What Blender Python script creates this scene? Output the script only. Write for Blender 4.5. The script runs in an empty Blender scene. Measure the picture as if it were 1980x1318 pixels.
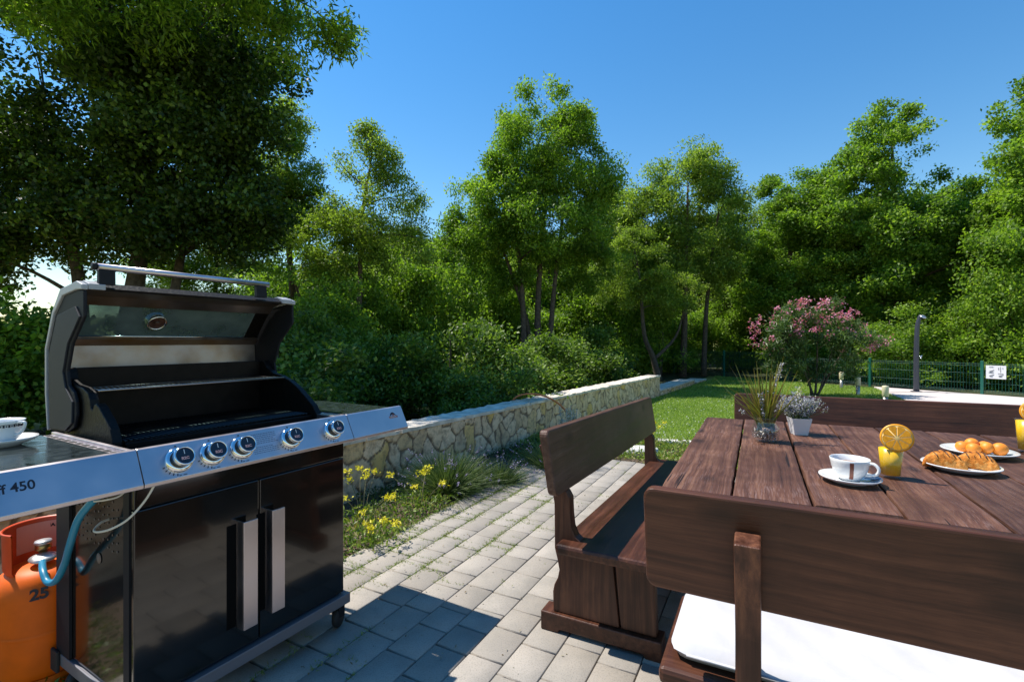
import bpy, bmesh, math, random
import numpy as np
from mathutils import Vector, Matrix
R = math.radians
S = bpy.context.scene
COL = S.collection

# ------------------------------------------------------------------ camera, sky, sun, exposure
cam = bpy.data.cameras.new('camera'); cam_o = bpy.data.objects.new('camera', cam); COL.objects.link(cam_o)
cam.sensor_width = 36; cam.lens = 36 * 935 / 1980; cam.clip_end = 2000; cam.clip_start = 0.05
cam_o.location = (0, 0, 1.36); cam_o.rotation_euler = (R(90), 0, 0)
S.camera = cam_o
SUN = Vector((-0.546, 0.234, 1.0)).normalized()
w = bpy.data.worlds.new('World'); S.world = w; w.use_nodes = True
nt = w.node_tree; sky = nt.nodes.new('ShaderNodeTexSky'); sky.sky_type = 'NISHITA'; sky.sun_disc = False
sky.sun_elevation = math.asin(SUN.z); sky.sun_rotation = math.atan2(SUN.x, SUN.y)
sky.altitude = 0; sky.air_density = 1.4; sky.dust_density = 0.0; sky.ozone_density = 3.8
hs = nt.nodes.new('ShaderNodeHueSaturation'); hs.inputs['Saturation'].default_value = 1.32
nt.links.new(sky.outputs[0], hs.inputs['Color'])
nt.links.new(hs.outputs[0], nt.nodes['Background'].inputs[0]); nt.nodes['Background'].inputs[1].default_value = 0.118
sl = bpy.data.lights.new('sun', 'SUN'); sl.energy = 5.0; sl.angle = R(0.5); sl.color = (1.0, 0.94, 0.86)
so = bpy.data.objects.new('sun', sl); COL.objects.link(so); so.rotation_euler = SUN.to_track_quat('Z', 'Y').to_euler(); so.location = (-6, 3, 12)
S.view_settings.view_transform = 'Standard'; S.view_settings.look = 'None'; S.view_settings.gamma = 1; S.view_settings.exposure = 0.5
S.cycles.max_bounces = 7; S.cycles.diffuse_bounces = 3; S.cycles.glossy_bounces = 3; S.cycles.transmission_bounces = 5; S.cycles.transparent_max_bounces = 8
S.cycles.use_denoising = True

# ------------------------------------------------------------------ helpers
def AB(a, b, th=28.16):
    s, c = math.sin(R(th)), math.cos(R(th)); return (a * s + b * c, a * c - b * s)

def tag(o, label=None, cat=None, group=None, kind=None):
    if label: o['label'] = label
    if cat: o['category'] = cat
    if group: o['group'] = group
    if kind: o['kind'] = kind
    return o
def empty(name, loc, rz=0.0, **k):
    o = bpy.data.objects.new(name, None); COL.objects.link(o); o.location = loc; o.rotation_euler = (0, 0, rz)
    o.empty_display_size = 0.1
    return tag(o, **k)

class MB:
    def __init__(s): s.v = []; s.f = []; s.sm = []
    def add(s, vs, fs, smooth=False):
        n = len(s.v); s.v += [tuple(p) for p in vs]; s.f += [tuple(i + n for i in f) for f in fs]; s.sm += [smooth] * len(fs)
    def box(s, x0, x1, y0, y1, z0, z1, bev=0.0, M=None, fn=None):
        if bev <= 0:
            vs = [(x, y, z) for x in (x0, x1) for y in (y0, y1) for z in (z0, z1)]
            fs = [(0, 1, 3, 2), (4, 6, 7, 5), (0, 4, 5, 1), (2, 3, 7, 6), (0, 2, 6, 4), (1, 5, 7, 3)]
        else:
            bm = bmesh.new(); bmesh.ops.create_cube(bm, size=1)
            for v in bm.verts: v.co = Vector(((x0 + x1) / 2 + v.co.x * (x1 - x0), (y0 + y1) / 2 + v.co.y * (y1 - y0), (z0 + z1) / 2 + v.co.z * (z1 - z0)))
            bmesh.ops.bevel(bm, geom=list(bm.edges), offset=bev, segments=2, affect='EDGES', profile=0.5)
            bm.verts.ensure_lookup_table(); vs = [v.co.copy() for v in bm.verts]; fs = [[v.index for v in f.verts] for f in bm.faces]; bm.free()
        if M is not None: vs = [M @ Vector(p) for p in vs]
        if fn: vs = [fn(Vector(p)) for p in vs]
        s.add(vs, fs)
    def prism(s, poly, lo, hi, axis='x', bev=0.0, fn=None):
        # poly: list of 2D points; axis x -> (y,z); y -> (x,z); z -> (x,y)
        bm = bmesh.new()
        def P(p, t): return {'x': (t, p[0], p[1]), 'y': (p[0], t, p[1]), 'z': (p[0], p[1], t)}[axis]
        a = [bm.verts.new(P(p, lo)) for p in poly]; b = [bm.verts.new(P(p, hi)) for p in poly]; n = len(poly)
        bm.faces.new(a); bm.faces.new(b[::-1])
        for i in range(n): bm.faces.new((a[i], b[i], b[(i + 1) % n], a[(i + 1) % n]))
        bmesh.ops.recalc_face_normals(bm, faces=bm.faces)
        if bev > 0:
            es = [e for e in bm.edges if len(e.link_faces) == 2 and e.calc_face_angle(0) > 0.5]
            bmesh.ops.bevel(bm, geom=es, offset=bev, segments=2, affect='EDGES', profile=0.5)
        bmesh.ops.triangulate(bm, faces=[f for f in bm.faces if len(f.verts) > 4])
        bm.verts.ensure_lookup_table(); bm.verts.index_update()
        vs = [v.co.copy() for v in bm.verts]; fs = [[v.index for v in f.verts] for f in bm.faces]; bm.free()
        if fn: vs = [fn(p) for p in vs]
        s.add(vs, fs)
    def lathe(s, prof, n=32, c=(0, 0, 0), M=None, a0=0.0, a1=360.0, sy=1.0):
        full = abs(a1 - a0) >= 360; m = n if full else n + 1; vs = []
        for (r, z) in prof:
            for i in range(m):
                a = R(a0 + (a1 - a0) * i / n); p = Vector((r * math.cos(a), r * math.sin(a) * sy, z))
                if M is not None: p = M @ p
                vs.append((p[0] + c[0], p[1] + c[1], p[2] + c[2]))
        fs = []
        for j in range(len(prof) - 1):
            for i in range(n):
                k = (i + 1) % m; fs.append((j * m + i, j * m + k, (j + 1) * m + k, (j + 1) * m + i))
        s.add(vs, fs, True)
    def tube(s, pts, rad, n=8, cap=True, smooth=True):
        pts = [Vector(p) for p in pts]; rs = rad if isinstance(rad, (list, tuple)) else [rad] * len(pts)
        up = Vector((0, 0, 1)); vs = []; last = None
        for i, p in enumerate(pts):
            d = (pts[min(i + 1, len(pts) - 1)] - pts[max(i - 1, 0)])
            d = d.normalized() if d.length > 1e-9 else up
            if last is None: x = d.orthogonal().normalized()
            else: x = last - d * last.dot(d); x = x.normalized() if x.length > 1e-6 else d.orthogonal().normalized()
            last = x; y = d.cross(x)
            for k in range(n):
                a = 2 * math.pi * k / n; vs.append(p + x * (rs[i] * math.cos(a)) + y * (rs[i] * math.sin(a)))
        fs = [(i * n + k, i * n + (k + 1) % n, (i + 1) * n + (k + 1) % n, (i + 1) * n + k) for i in range(len(pts) - 1) for k in range(n)]
        if cap: fs += [tuple(range(n))[::-1], tuple((len(pts) - 1) * n + k for k in range(n))]
        s.add(vs, fs, smooth)
    def build(s, name, mat, parent=None, loc=None):
        me = bpy.data.meshes.new(name); me.from_pydata(s.v, [], s.f); me.update()
        me.polygons.foreach_set('use_smooth', s.sm)
        me.materials.append(mat)
        if any(s.sm) and not all(s.sm): pass
        o = bpy.data.objects.new(name, me); COL.objects.link(o)
        if parent is not None: o.parent = parent
        if loc is not None: o.location = loc
        return o

def smooth_curve(pts, k=6):
    P = [Vector(p) for p in pts]; out = []
    for i in range(len(P) - 1):
        p0 = P[max(i - 1, 0)]; p1 = P[i]; p2 = P[i + 1]; p3 = P[min(i + 2, len(P) - 1)]
        for j in range(k):
            t = j / k
            out.append(0.5 * ((2 * p1) + (p2 - p0) * t + (2 * p0 - 5 * p1 + 4 * p2 - p3) * t * t + (3 * p1 - p0 - 3 * p2 + p3) * t ** 3))
    out.append(P[-1]); return out

def np_mesh(name, V, F, mat, tint=None, parent=None, smooth=False):
    V = np.asarray(V, np.float32); F = np.asarray(F, np.int32); k = F.shape[1]
    me = bpy.data.meshes.new(name); me.vertices.add(len(V)); me.vertices.foreach_set('co', V.ravel())
    me.loops.add(F.size); me.loops.foreach_set('vertex_index', F.ravel())
    me.polygons.add(len(F)); me.polygons.foreach_set('loop_start', np.arange(0, F.size, k, dtype=np.int32))
    if tint is not None:
        at = me.attributes.new('tint', 'FLOAT', 'FACE'); at.data.foreach_set('value', np.asarray(tint, np.float32))
    me.update(calc_edges=True)
    me.materials.append(mat)
    if smooth: me.polygons.foreach_set('use_smooth', np.ones(len(F), bool))
    o = bpy.data.objects.new(name, me); COL.objects.link(o)
    if parent is not None: o.parent = parent
    return o

def unit(a): return a / (np.linalg.norm(a, axis=1, keepdims=True) + 1e-9)
def leaf_quads(P, rng, L, W, up=0.6, droop=0.0):
    n = len(P); d = unit(rng.normal(size=(n, 3)) + np.array([0, 0, -droop])); nr = unit(rng.normal(size=(n, 3)) + np.array([-.25, .05, up * 2.6]))
    s = unit(np.cross(d, nr)); nr = np.cross(s, d)
    l = (L * rng.uniform(.6, 1.25, n))[:, None]; wd = (W * rng.uniform(.7, 1.2, n))[:, None]
    v0 = P; v1 = P + d * l * .45 + s * wd * .5 + nr * l * .06; v2 = P + d * l; v3 = P + d * l * .45 - s * wd * .5 + nr * l * .06
    V = np.stack([v0, v1, v2, v3], 1).reshape(-1, 3); F = np.arange(4 * n).reshape(n, 4); return V, F
def ribbons(P, D, L, W, bend, rng, segs=3, tip=0.15):
    n = len(P); D = unit(D); L = np.broadcast_to(L, n)[:, None]; W = np.broadcast_to(W, n)[:, None]; bend = np.broadcast_to(bend, n)[:, None]
    s = unit(np.cross(D, rng.normal(size=(n, 3)))); rows = []
    for i in range(segs + 1):
        t = i / segs; c = P + D * L * t + np.array([0, 0, -1]) * bend * L * t * t
        ww = W * (1 - t * (1 - tip)) * .5; rows += [c + s * ww, c - s * ww]
    V = np.stack(rows, 1); m = 2 * (segs + 1); F = []
    base = np.arange(n)[:, None] * m
    for i in range(segs): F.append(base + np.array([[2 * i, 2 * i + 1, 2 * i + 3, 2 * i + 2]]))
    return V.reshape(-1, 3), np.concatenate(F, 0)

# ------------------------------------------------------------------ materials
def newmat(name):
    m = bpy.data.materials.new(name); m.use_nodes = True; return m, m.node_tree, m.node_tree.nodes['Principled BSDF']
def plain(name, col, rough=.5, metal=0.0, spec=.5, noise=0.0, nscale=20, bump=0.0, coat=0.0, rvar=0.0):
    m, t, b = newmat(name); b.inputs['Roughness'].default_value = rough; b.inputs['Metallic'].default_value = metal
    b.inputs['Specular IOR Level'].default_value = spec; b.inputs['Base Color'].default_value = (*col, 1); b.inputs['Coat Weight'].default_value = coat
    if noise or bump or rvar:
        tc = t.nodes.new('ShaderNodeTexCoord'); nz = t.nodes.new('ShaderNodeTexNoise'); nz.inputs['Scale'].default_value = nscale; nz.inputs['Detail'].default_value = 6
        t.links.new(tc.outputs['Object'], nz.inputs['Vector'])
        if noise:
            r = t.nodes.new('ShaderNodeValToRGB'); r.color_ramp.elements[0].position = .3; r.color_ramp.elements[1].position = .7
            r.color_ramp.elements[0].color = (*[c * (1 - noise) for c in col], 1); r.color_ramp.elements[1].color = (*[min(1, c * (1 + noise)) for c in col], 1)
            t.links.new(nz.outputs['Fac'], r.inputs['Fac']); t.links.new(r.outputs[0], b.inputs['Base Color'])
        if rvar:
            mr = t.nodes.new('ShaderNodeMapRange'); mr.inputs['From Min'].default_value = .3; mr.inputs['From Max'].default_value = .7
            mr.inputs['To Min'].default_value = max(0, rough - rvar); mr.inputs['To Max'].default_value = rough + rvar
            t.links.new(nz.outputs['Fac'], mr.inputs['Value']); t.links.new(mr.outputs[0], b.inputs['Roughness'])
        if bump:
            bp = t.nodes.new('ShaderNodeBump'); bp.inputs['Strength'].default_value = bump; bp.inputs['Distance'].default_value = .01
            t.links.new(nz.outputs['Fac'], bp.inputs['Height']); t.links.new(bp.outputs[0], b.inputs['Normal'])
    return m
def ramp(t, fac, stops):
    r = t.nodes.new('ShaderNodeValToRGB'); e = r.color_ramp.elements
    while len(e) < len(stops): e.new(.5)
    for i, (p, c) in enumerate(stops): e[i].position = p; e[i].color = (*c, 1)
    t.links.new(fac, r.inputs['Fac']); return r.outputs[0]
def math_n(t, op, a, b=None):
    n = t.nodes.new('ShaderNodeMath'); n.operation = op
    for i, x in enumerate((a, b)):
        if x is None: continue
        if isinstance(x, (int, float)): n.inputs[i].default_value = x
        else: t.links.new(x, n.inputs[i])
    return n.outputs[0]
def mixc(t, fac, a, b, mode='MIX'):
    n = t.nodes.new('ShaderNodeMix'); n.data_type = 'RGBA'; n.blend_type = mode
    for s_, x in ((0, fac), (6, a), (7, b)):
        if isinstance(x, (int, float)): n.inputs[s_].default_value = x
        elif isinstance(x, tuple): n.inputs[s_].default_value = (*x, 1)
        else: t.links.new(x, n.inputs[s_])
    return n.outputs[2]

def wood(name, axis, dark, mid, light, rough=.45, worn=0.0, seed=0.0):
    m, t, b = newmat(name)
    tc = t.nodes.new('ShaderNodeTexCoord'); oi = t.nodes.new('ShaderNodeObjectInfo')
    off = t.nodes.new('ShaderNodeCombineXYZ'); r_ = math_n(t, 'MULTIPLY', oi.outputs['Random'], 37.0)
    for i in range(3): t.links.new(r_, off.inputs[i])
    av = t.nodes.new('ShaderNodeVectorMath'); av.operation = 'ADD'; t.links.new(tc.outputs['Object'], av.inputs[0]); t.links.new(off.outputs[0], av.inputs[1])
    mp = t.nodes.new('ShaderNodeMapping'); t.links.new(av.outputs[0], mp.inputs['Vector'])
    sc = [46.0, 46.0, 46.0]; sc['xyz'.index(axis)] = 1.3; mp.inputs['Scale'].default_value = sc
    # gentle warp so that the grain flows round knots
    wz = t.nodes.new('ShaderNodeTexNoise'); wz.inputs['Scale'].default_value = 2.4; wz.inputs['Detail'].default_value = 2; t.links.new(av.outputs[0], wz.inputs['Vector'])
    wm = t.nodes.new('ShaderNodeVectorMath'); wm.operation = 'SCALE'; wm.inputs['Scale'].default_value = 1.7; t.links.new(wz.outputs['Color'], wm.inputs[0])
    wa = t.nodes.new('ShaderNodeVectorMath'); wa.operation = 'ADD'; t.links.new(mp.outputs[0], wa.inputs[0]); t.links.new(wm.outputs[0], wa.inputs[1])
    g = t.nodes.new('ShaderNodeTexNoise'); g.inputs['Scale'].default_value = 1.0; g.inputs['Detail'].default_value = 7; g.inputs['Roughness'].default_value = .65; t.links.new(wa.outputs[0], g.inputs['Vector'])
    fine = t.nodes.new('ShaderNodeTexNoise'); fine.inputs['Scale'].default_value = 5.0; fine.inputs['Detail'].default_value = 4; t.links.new(wa.outputs[0], fine.inputs['Vector'])
    col = ramp(t, g.outputs['Fac'], [(.32, dark), (.5, mid), (.68, light)])
    # knots
    vo = t.nodes.new('ShaderNodeTexVoronoi'); vo.inputs['Scale'].default_value = 4.6; vo.inputs['Randomness'].default_value = 1
    kp = t.nodes.new('ShaderNodeMapping'); ks = [1.0, 1.0, 1.0]; ks['xyz'.index(axis)] = .55; kp.inputs['Scale'].default_value = ks
    t.links.new(av.outputs[0], kp.inputs['Vector']); t.links.new(kp.outputs[0], vo.inputs['Vector'])
    kn = t.nodes.new('ShaderNodeMapRange'); kn.inputs['From Min'].default_value = .07; kn.inputs['From Max'].default_value = .2; kn.inputs['To Min'].default_value = 1; kn.inputs['To Max'].default_value = 0
    t.links.new(vo.outputs['Distance'], kn.inputs['Value'])
    col = mixc(t, math_n(t, 'MULTIPLY', kn.outputs[0], .85), col, tuple(c * .35 for c in dark))
    # blotchy stain and wear
    bl = t.nodes.new('ShaderNodeTexNoise'); bl.inputs['Scale'].default_value = 2.6; bl.inputs['Detail'].default_value = 5; bl.inputs['Roughness'].default_value = .6; t.links.new(av.outputs[0], bl.inputs['Vector'])
    col = mixc(t, ramp(t, bl.outputs['Fac'], [(.35, (.55, .55, .55)), (.6, (0, 0, 0))]), col, tuple(c * .6 for c in dark))
    if worn:
        wn = ramp(t, fine.outputs['Fac'], [(.5, (0, 0, 0)), (.72, (worn, worn, worn))])
        w2 = ramp(t, bl.outputs['Fac'], [(.42, (0, 0, 0)), (.66, (1, 1, 1))])
        mw = mixc(t, 1.0, wn, w2, 'MULTIPLY'); col = mixc(t, mw, col, (.24, .155, .135))
    # hairline drying cracks along the grain
    cm = t.nodes.new('ShaderNodeMapping'); cs = [75.0, 75.0, 75.0]; cs['xyz'.index(axis)] = 1.6; cm.inputs['Scale'].default_value = cs; t.links.new(av.outputs[0], cm.inputs['Vector'])
    cn = t.nodes.new('ShaderNodeTexNoise'); cn.inputs['Scale'].default_value = 1; cn.inputs['Detail'].default_value = 2; t.links.new(cm.outputs[0], cn.inputs['Vector'])
    ck = ramp(t, cn.outputs['Fac'], [(.25, (1, 1, 1)), (.30, (0, 0, 0))]); col = mixc(t, ck, col, tuple(c * .25 for c in dark))
    b.inputs['Specular IOR Level'].default_value = .34
    vr = t.nodes.new('ShaderNodeMapRange'); vr.inputs['To Min'].default_value = .8; vr.inputs['To Max'].default_value = 1.28; t.links.new(oi.outputs['Random'], vr.inputs['Value']); vc = t.nodes.new('ShaderNodeCombineColor')
    for i in range(3): t.links.new(vr.outputs[0], vc.inputs[i])
    col = mixc(t, 1.0, col, vc.outputs[0], 'MULTIPLY')
    t.links.new(col, b.inputs['Base Color'])
    rr = t.nodes.new('ShaderNodeMapRange'); rr.inputs['To Min'].default_value = rough - .12; rr.inputs['To Max'].default_value = rough + .2; t.links.new(g.outputs['Fac'], rr.inputs['Value']); t.links.new(rr.outputs[0], b.inputs['Roughness'])
    bp = t.nodes.new('ShaderNodeBump'); bp.inputs['Strength'].default_value = .5 if worn else .28; bp.inputs['Distance'].default_value = .004
    h = math_n(t, 'ADD', g.outputs['Fac'], math_n(t, 'MULTIPLY', fine.outputs['Fac'], .9)); t.links.new(h, bp.inputs['Height']); t.links.new(bp.outputs[0], b.inputs['Normal'])
    return m
BD, BM_, BL = (.040, .0140, .0070), (.082, .0285, .0145), (.130, .048, .024)
W_X = wood('stained_wood_x', 'x', BD, BM_, BL, .36)
W_Z = wood('stained_wood_z', 'z', BD, (.085, .031, .017), (.16, .062, .030), .38)
W_T = wood('table_wood', 'y', (.048, .0180, .0100), (.102, .042, .024), (.18, .086, .050), .55, worn=.7)
W_W = wood('weathered_wood', 'x', (.055, .023, .014), (.105, .048, .029), (.155, .082, .052), .42)

def leafmat(name, cols, rough=.42, trans=.38):
    m, t, b = newmat(name); at = t.nodes.new('ShaderNodeAttribute'); at.attribute_name = 'tint'
    st = [(i / max(1, len(cols) - 1), c) for i, c in enumerate(cols)]
    c = ramp(t, at.outputs['Fac'], st); b.inputs['Roughness'].default_value = rough; b.inputs['Specular IOR Level'].default_value = .45
    t.links.new(c, b.inputs['Base Color'])
    tr = t.nodes.new('ShaderNodeBsdfTranslucent'); yl = mixc(t, 1.0, c, (1.25, 1.4, .6), 'MULTIPLY'); t.links.new(yl, tr.inputs['Color'])
    mx = t.nodes.new('ShaderNodeMixShader'); mx.inputs[0].default_value = trans
    t.links.new(b.outputs[0], mx.inputs[1]); t.links.new(tr.outputs[0], mx.inputs[2]); t.links.new(mx.outputs[0], t.nodes['Material Output'].inputs['Surface'])
    return m
LEAF_A = leafmat('oak_leaves', [(.045, .09, .014), (.12, .21, .025), (.22, .35, .036), (.36, .47, .055)], .55, .5)
LEAF_B = leafmat('acacia_leaves', [(.06, .105, .02), (.15, .23, .032), (.25, .34, .05), (.36, .44, .085)], .55, .5)
OLEA = leafmat('oleander_leaves', [(.03, .06, .018), (.06, .11, .03), (.11, .18, .05), (.2, .27, .10)], .4, .3)
LEAF_D = leafmat('dark_shade_leaves', [(.014, .032, .008), (.030, .06, .010), (.06, .115, .014), (.19, .28, .03)], .5, .36)  # dark tones also stand in for the deep shade of the far wood
LEAF_U = leafmat('bush_leaves', [(.035, .07, .014), (.085, .15, .022), (.16, .25, .034), (.28, .37, .06)], .5, .45)
GRASS = leafmat('grass_blades', [(.15, .24, .035), (.23, .34, .05), (.32, .42, .08), (.45, .50, .17)], .5, .4)
WEED = leafmat('weed_leaves', [(.10, .18, .02), (.17, .26, .03), (.27, .34, .06), (.3, .24, .09)], .5, .3)
COVER = leafmat('cover_leaves', [(.02, .045, .01), (.05, .09, .015), (.11, .19, .02), (.2, .3, .04)], .5, .3)
GREY_G = leafmat('lavender_leaves', [(.035, .07, .02), (.07, .12, .035), (.12, .17, .06), (.2, .24, .11)], .6, .25)
SILVER = leafmat('silver_leaves', [(.25, .3, .25), (.4, .43, .36), (.5, .5, .42)], .7, .2)
LAV = leafmat('lavender_flowers', [(.16, .12, .28), (.27, .22, .42), (.42, .38, .5)], .7, .2)
LAVD = leafmat('dried_lavender', [(.2, .18, .3), (.36, .34, .47), (.5, .5, .5), (.3, .34, .2)], .8, .15)
YEL = leafmat('yellow_petals', [(.6, .48, .02), (.78, .66, .03), (.8, .75, .1)], .6, .3)
PINK = leafmat('pink_petals', [(.5, .09, .2), (.66, .2, .34), (.75, .4, .52)], .6, .3)
REED = leafmat('dry_grass_blades', [(.11, .09, .012), (.2, .16, .02), (.30, .25, .05), (.15, .17, .03)], .5, .3)
BARK = plain('bark', (.085, .062, .045), .9, noise=.5, nscale=14, bump=.9)
STEMC = plain('plant_stem', (.22, .2, .1), .8)
GSTEM = plain('green_stem', (.09, .13, .04), .8)

STEEL = plain('brushed_steel', (.57, .52, .54), .36, 1.0, noise=.07, nscale=9, rvar=.05)
STEEL_W = plain('warm_steel', (.34, .28, .25), .42, 1.0, noise=.25, nscale=7, rvar=.12)
def _stain(m):
    t = m.node_tree; b = t.nodes['Principled BSDF']; src = b.inputs['Base Color'].links[0].from_socket; tc = t.nodes.new('ShaderNodeTexCoord'); nz = t.nodes.new('ShaderNodeTexNoise'); nz.inputs['Scale'].default_value = 3.6; nz.inputs['Detail'].default_value = 8; t.links.new(tc.outputs['Object'], nz.inputs['Vector'])
    t.links.new(mixc(t, ramp(t, nz.outputs['Fac'], [(.52, (0, 0, 0)), (.68, (.8, .8, .8))]), src, (.24, .13, .04)), b.inputs['Base Color'])
_stain(STEEL_W)
CHROME = plain('chrome', (.8, .8, .8), .1, 1.0)
SILVERP = plain('silver_plastic', (.33, .34, .36), .45)
DKPL = plain('dark_grey_plastic', (.011, .0115, .015), .6, spec=.2, noise=.12, nscale=60)
ENAMEL = plain('black_enamel', (.0075, .0062, .005), .12, spec=.6, coat=.3, rvar=.03, nscale=5)
BLACKM = plain('black_cast_metal', (.005, .0045, .004), .5, spec=.2, noise=.3, nscale=70, bump=.25)
GREASE = plain('greasy_black_metal', (.008, .0045, .0035), .5, spec=.15, noise=.5, nscale=18, bump=.2)
RUBBER = plain('black_rubber', (.012, .012, .012), .7)
INK = plain('black_ink', (.008, .009, .02), .6)
SHELF = plain('dark_shelf_glass', (.022, .03, .03), .16, spec=.7, noise=.6, nscale=30, rvar=.1)
ORANGE = plain('orange_paint', (.70, .115, .002), .5, spec=.25, noise=.12, nscale=12, bump=.05)
ORANGE_D = plain('red_orange_paint', (.62, .065, .01), .45, noise=.2, nscale=15)
HOSE = plain('blue_rubber', (.01, .2, .34), .4)
WIRE = plain('white_cable', (.55, .53, .48), .5)
CERAM = plain('white_ceramic', (.78, .78, .76), .14, spec=.6, coat=.4)
BROWN = plain('brown_glaze', (.19, .055, .03), .3)
GREENM = plain('green_coated_wire', (.008, .105, .075), .4)
GREYP = plain('dark_grey_pole', (.045, .048, .065), .35, spec=.5)
CLOTH = plain('white_cushion_cloth', (.50, .495, .51), .9, noise=.05, nscale=7, bump=.6)
CONC = plain('pale_concrete', (.56, .50, .47), .85, noise=.08, nscale=6, bump=.15)
WHITES = plain('white_stone', (.62, .6, .55), .9, noise=.2, nscale=22, bump=.6)
APRI = plain('apricot_skin', (.78, .25, .02), .5, noise=.18, nscale=30)
YEMIT = plain('cream_plastic', (.62, .55, .36), .5)

def glass(name, col=(1, 1, 1), rough=0.0):
    m, t, b = newmat(name); b.inputs['Base Color'].default_value = (*col, 1); b.inputs['Transmission Weight'].default_value = 1; b.inputs['Roughness'].default_value = rough; b.inputs['IOR'].default_value = 1.45; return m
def thin_glass(name, tint=(1, 1, 1), haze=.08, hazecol=(.5, .5, .5)):
    m, t, b = newmat(name); out = t.nodes['Material Output']
    tr = t.nodes.new('ShaderNodeBsdfTransparent'); tr.inputs[0].default_value = (*tint, 1)
    gl = t.nodes.new('ShaderNodeBsdfGlossy'); gl.inputs['Roughness'].default_value = .03
    lw = t.nodes.new('ShaderNodeLayerWeight'); lw.inputs[0].default_value = .5
    fr = math_n(t, 'ADD', math_n(t, 'MULTIPLY', math_n(t, 'POWER', lw.outputs['Facing'], 4.0), .28), .04)
    m1 = t.nodes.new('ShaderNodeMixShader'); t.links.new(fr, m1.inputs[0]); t.links.new(tr.outputs[0], m1.inputs[1]); t.links.new(gl.outputs[0], m1.inputs[2])
    df = t.nodes.new('ShaderNodeBsdfDiffuse'); df.inputs[0].default_value = (*hazecol, 1)
    m2 = t.nodes.new('ShaderNodeMixShader'); m2.inputs[0].default_value = haze
    if haze > .1:
        tc = t.nodes.new('ShaderNodeTexCoord'); nz = t.nodes.new('ShaderNodeTexNoise'); nz.inputs['Scale'].default_value = 9; nz.inputs['Detail'].default_value = 8; t.links.new(tc.outputs['Object'], nz.inputs['Vector'])
        mr = t.nodes.new('ShaderNodeMapRange'); mr.inputs['From Min'].default_value = .3; mr.inputs['From Max'].default_value = .7; mr.inputs['To Min'].default_value = haze * .5; mr.inputs['To Max'].default_value = haze * 1.4
        t.links.new(nz.outputs['Fac'], mr.inputs['Value']); t.links.new(mr.outputs[0], m2.inputs[0])
    t.links.new(m1.outputs[0], m2.inputs[1]); t.links.new(df.outputs[0], m2.inputs[2]); t.links.new(m2.outputs[0], out.inputs['Surface']); return m
TGLASS = thin_glass('clear_glass', (.985, .99, .985), .01)
HGLASS = thin_glass('smoked_window_glass', (.36, .46, .46), .5, (.15, .21, .23))
def juice_mat():
    m, t, b = newmat('orange_juice'); b.inputs['Base Color'].default_value = (.9, .5, .015, 1); b.inputs['Roughness'].default_value = .25
    b.inputs['Subsurface Weight'].default_value = .35; b.inputs['Subsurface Radius'].default_value = (.02, .012, .003); b.inputs['Subsurface Scale'].default_value = .6; return m
JUICE = plain('orange_juice', (.95, .56, .006), .3, noise=.05, nscale=30)

def paver_mat():
    m, t, b = newmat('concrete_pavers'); at = t.nodes.new('ShaderNodeAttribute'); at.attribute_name = 'tint'
    c = ramp(t, at.outputs['Fac'], [(0, (.295, .262, .22)), (.5, (.345, .31, .262)), (1, (.395, .355, .303))])
    tc = t.nodes.new('ShaderNodeTexCoord'); n1 = t.nodes.new('ShaderNodeTexNoise'); n1.inputs['Scale'].default_value = 160; n1.inputs['Detail'].default_value = 3; t.links.new(tc.outputs['Object'], n1.inputs['Vector'])
    n2 = t.nodes.new('ShaderNodeTexNoise'); n2.inputs['Scale'].default_value = 4.5; n2.inputs['Detail'].default_value = 7; n2.inputs['Roughness'].default_value = .65; t.links.new(tc.outputs['Object'], n2.inputs['Vector'])
    c = mixc(t, ramp(t, n2.outputs['Fac'], [(.36, (.42, .42, .42)), (.56, (0, 0, 0))]), c, (.2, .19, .165))
    c = mixc(t, ramp(t, n1.outputs['Fac'], [(.32, (.5, .5, .5)), (.5, (0, 0, 0))]), c, (.17, .16, .14))
    n3 = t.nodes.new('ShaderNodeTexVoronoi'); n3.inputs['Scale'].default_value = 9; t.links.new(tc.outputs['Object'], n3.inputs['Vector'])
    c = mixc(t, ramp(t, n3.outputs['Distance'], [(.0, (.8, .8, .8)), (.035, (.5, .5, .5)), (.06, (0, 0, 0))]), c, (.11, .10, .085))
    t.links.new(c, b.inputs['Base Color']); b.inputs['Roughness'].default_value = .88
    bp = t.nodes.new('ShaderNodeBump'); bp.inputs['Strength'].default_value = .35; bp.inputs['Distance'].default_value = .003; t.links.new(n1.outputs['Fac'], bp.inputs['Height']); t.links.new(bp.outputs[0], b.inputs['Normal']); return m
PAVER = paver_mat()
def ground_mat(name, stops, scale=3.0, scale2=40, bump=.6):
    m, t, b = newmat(name); tc = t.nodes.new('ShaderNodeTexCoord'); n = t.nodes.new('ShaderNodeTexNoise'); n.inputs['Scale'].default_value = scale; n.inputs['Detail'].default_value = 9; n.inputs['Roughness'].default_value = .7
    t.links.new(tc.outputs['Object'], n.inputs['Vector']); n2 = t.nodes.new('ShaderNodeTexNoise'); n2.inputs['Scale'].default_value = scale2; n2.inputs['Detail'].default_value = 4; t.links.new(tc.outputs['Object'], n2.inputs['Vector'])
    f = math_n(t, 'ADD', math_n(t, 'MULTIPLY', n.outputs['Fac'], .55), math_n(t, 'MULTIPLY', n2.outputs['Fac'], .45))
    t.links.new(ramp(t, f, stops), b.inputs['Base Color']); b.inputs['Roughness'].default_value = .95; b.inputs['Specular IOR Level'].default_value = .2
    bp = t.nodes.new('ShaderNodeBump'); bp.inputs['Strength'].default_value = bump; bp.inputs['Distance'].default_value = .03; t.links.new(n2.outputs['Fac'], bp.inputs['Height']); t.links.new(bp.outputs[0], b.inputs['Normal']); return m
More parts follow.
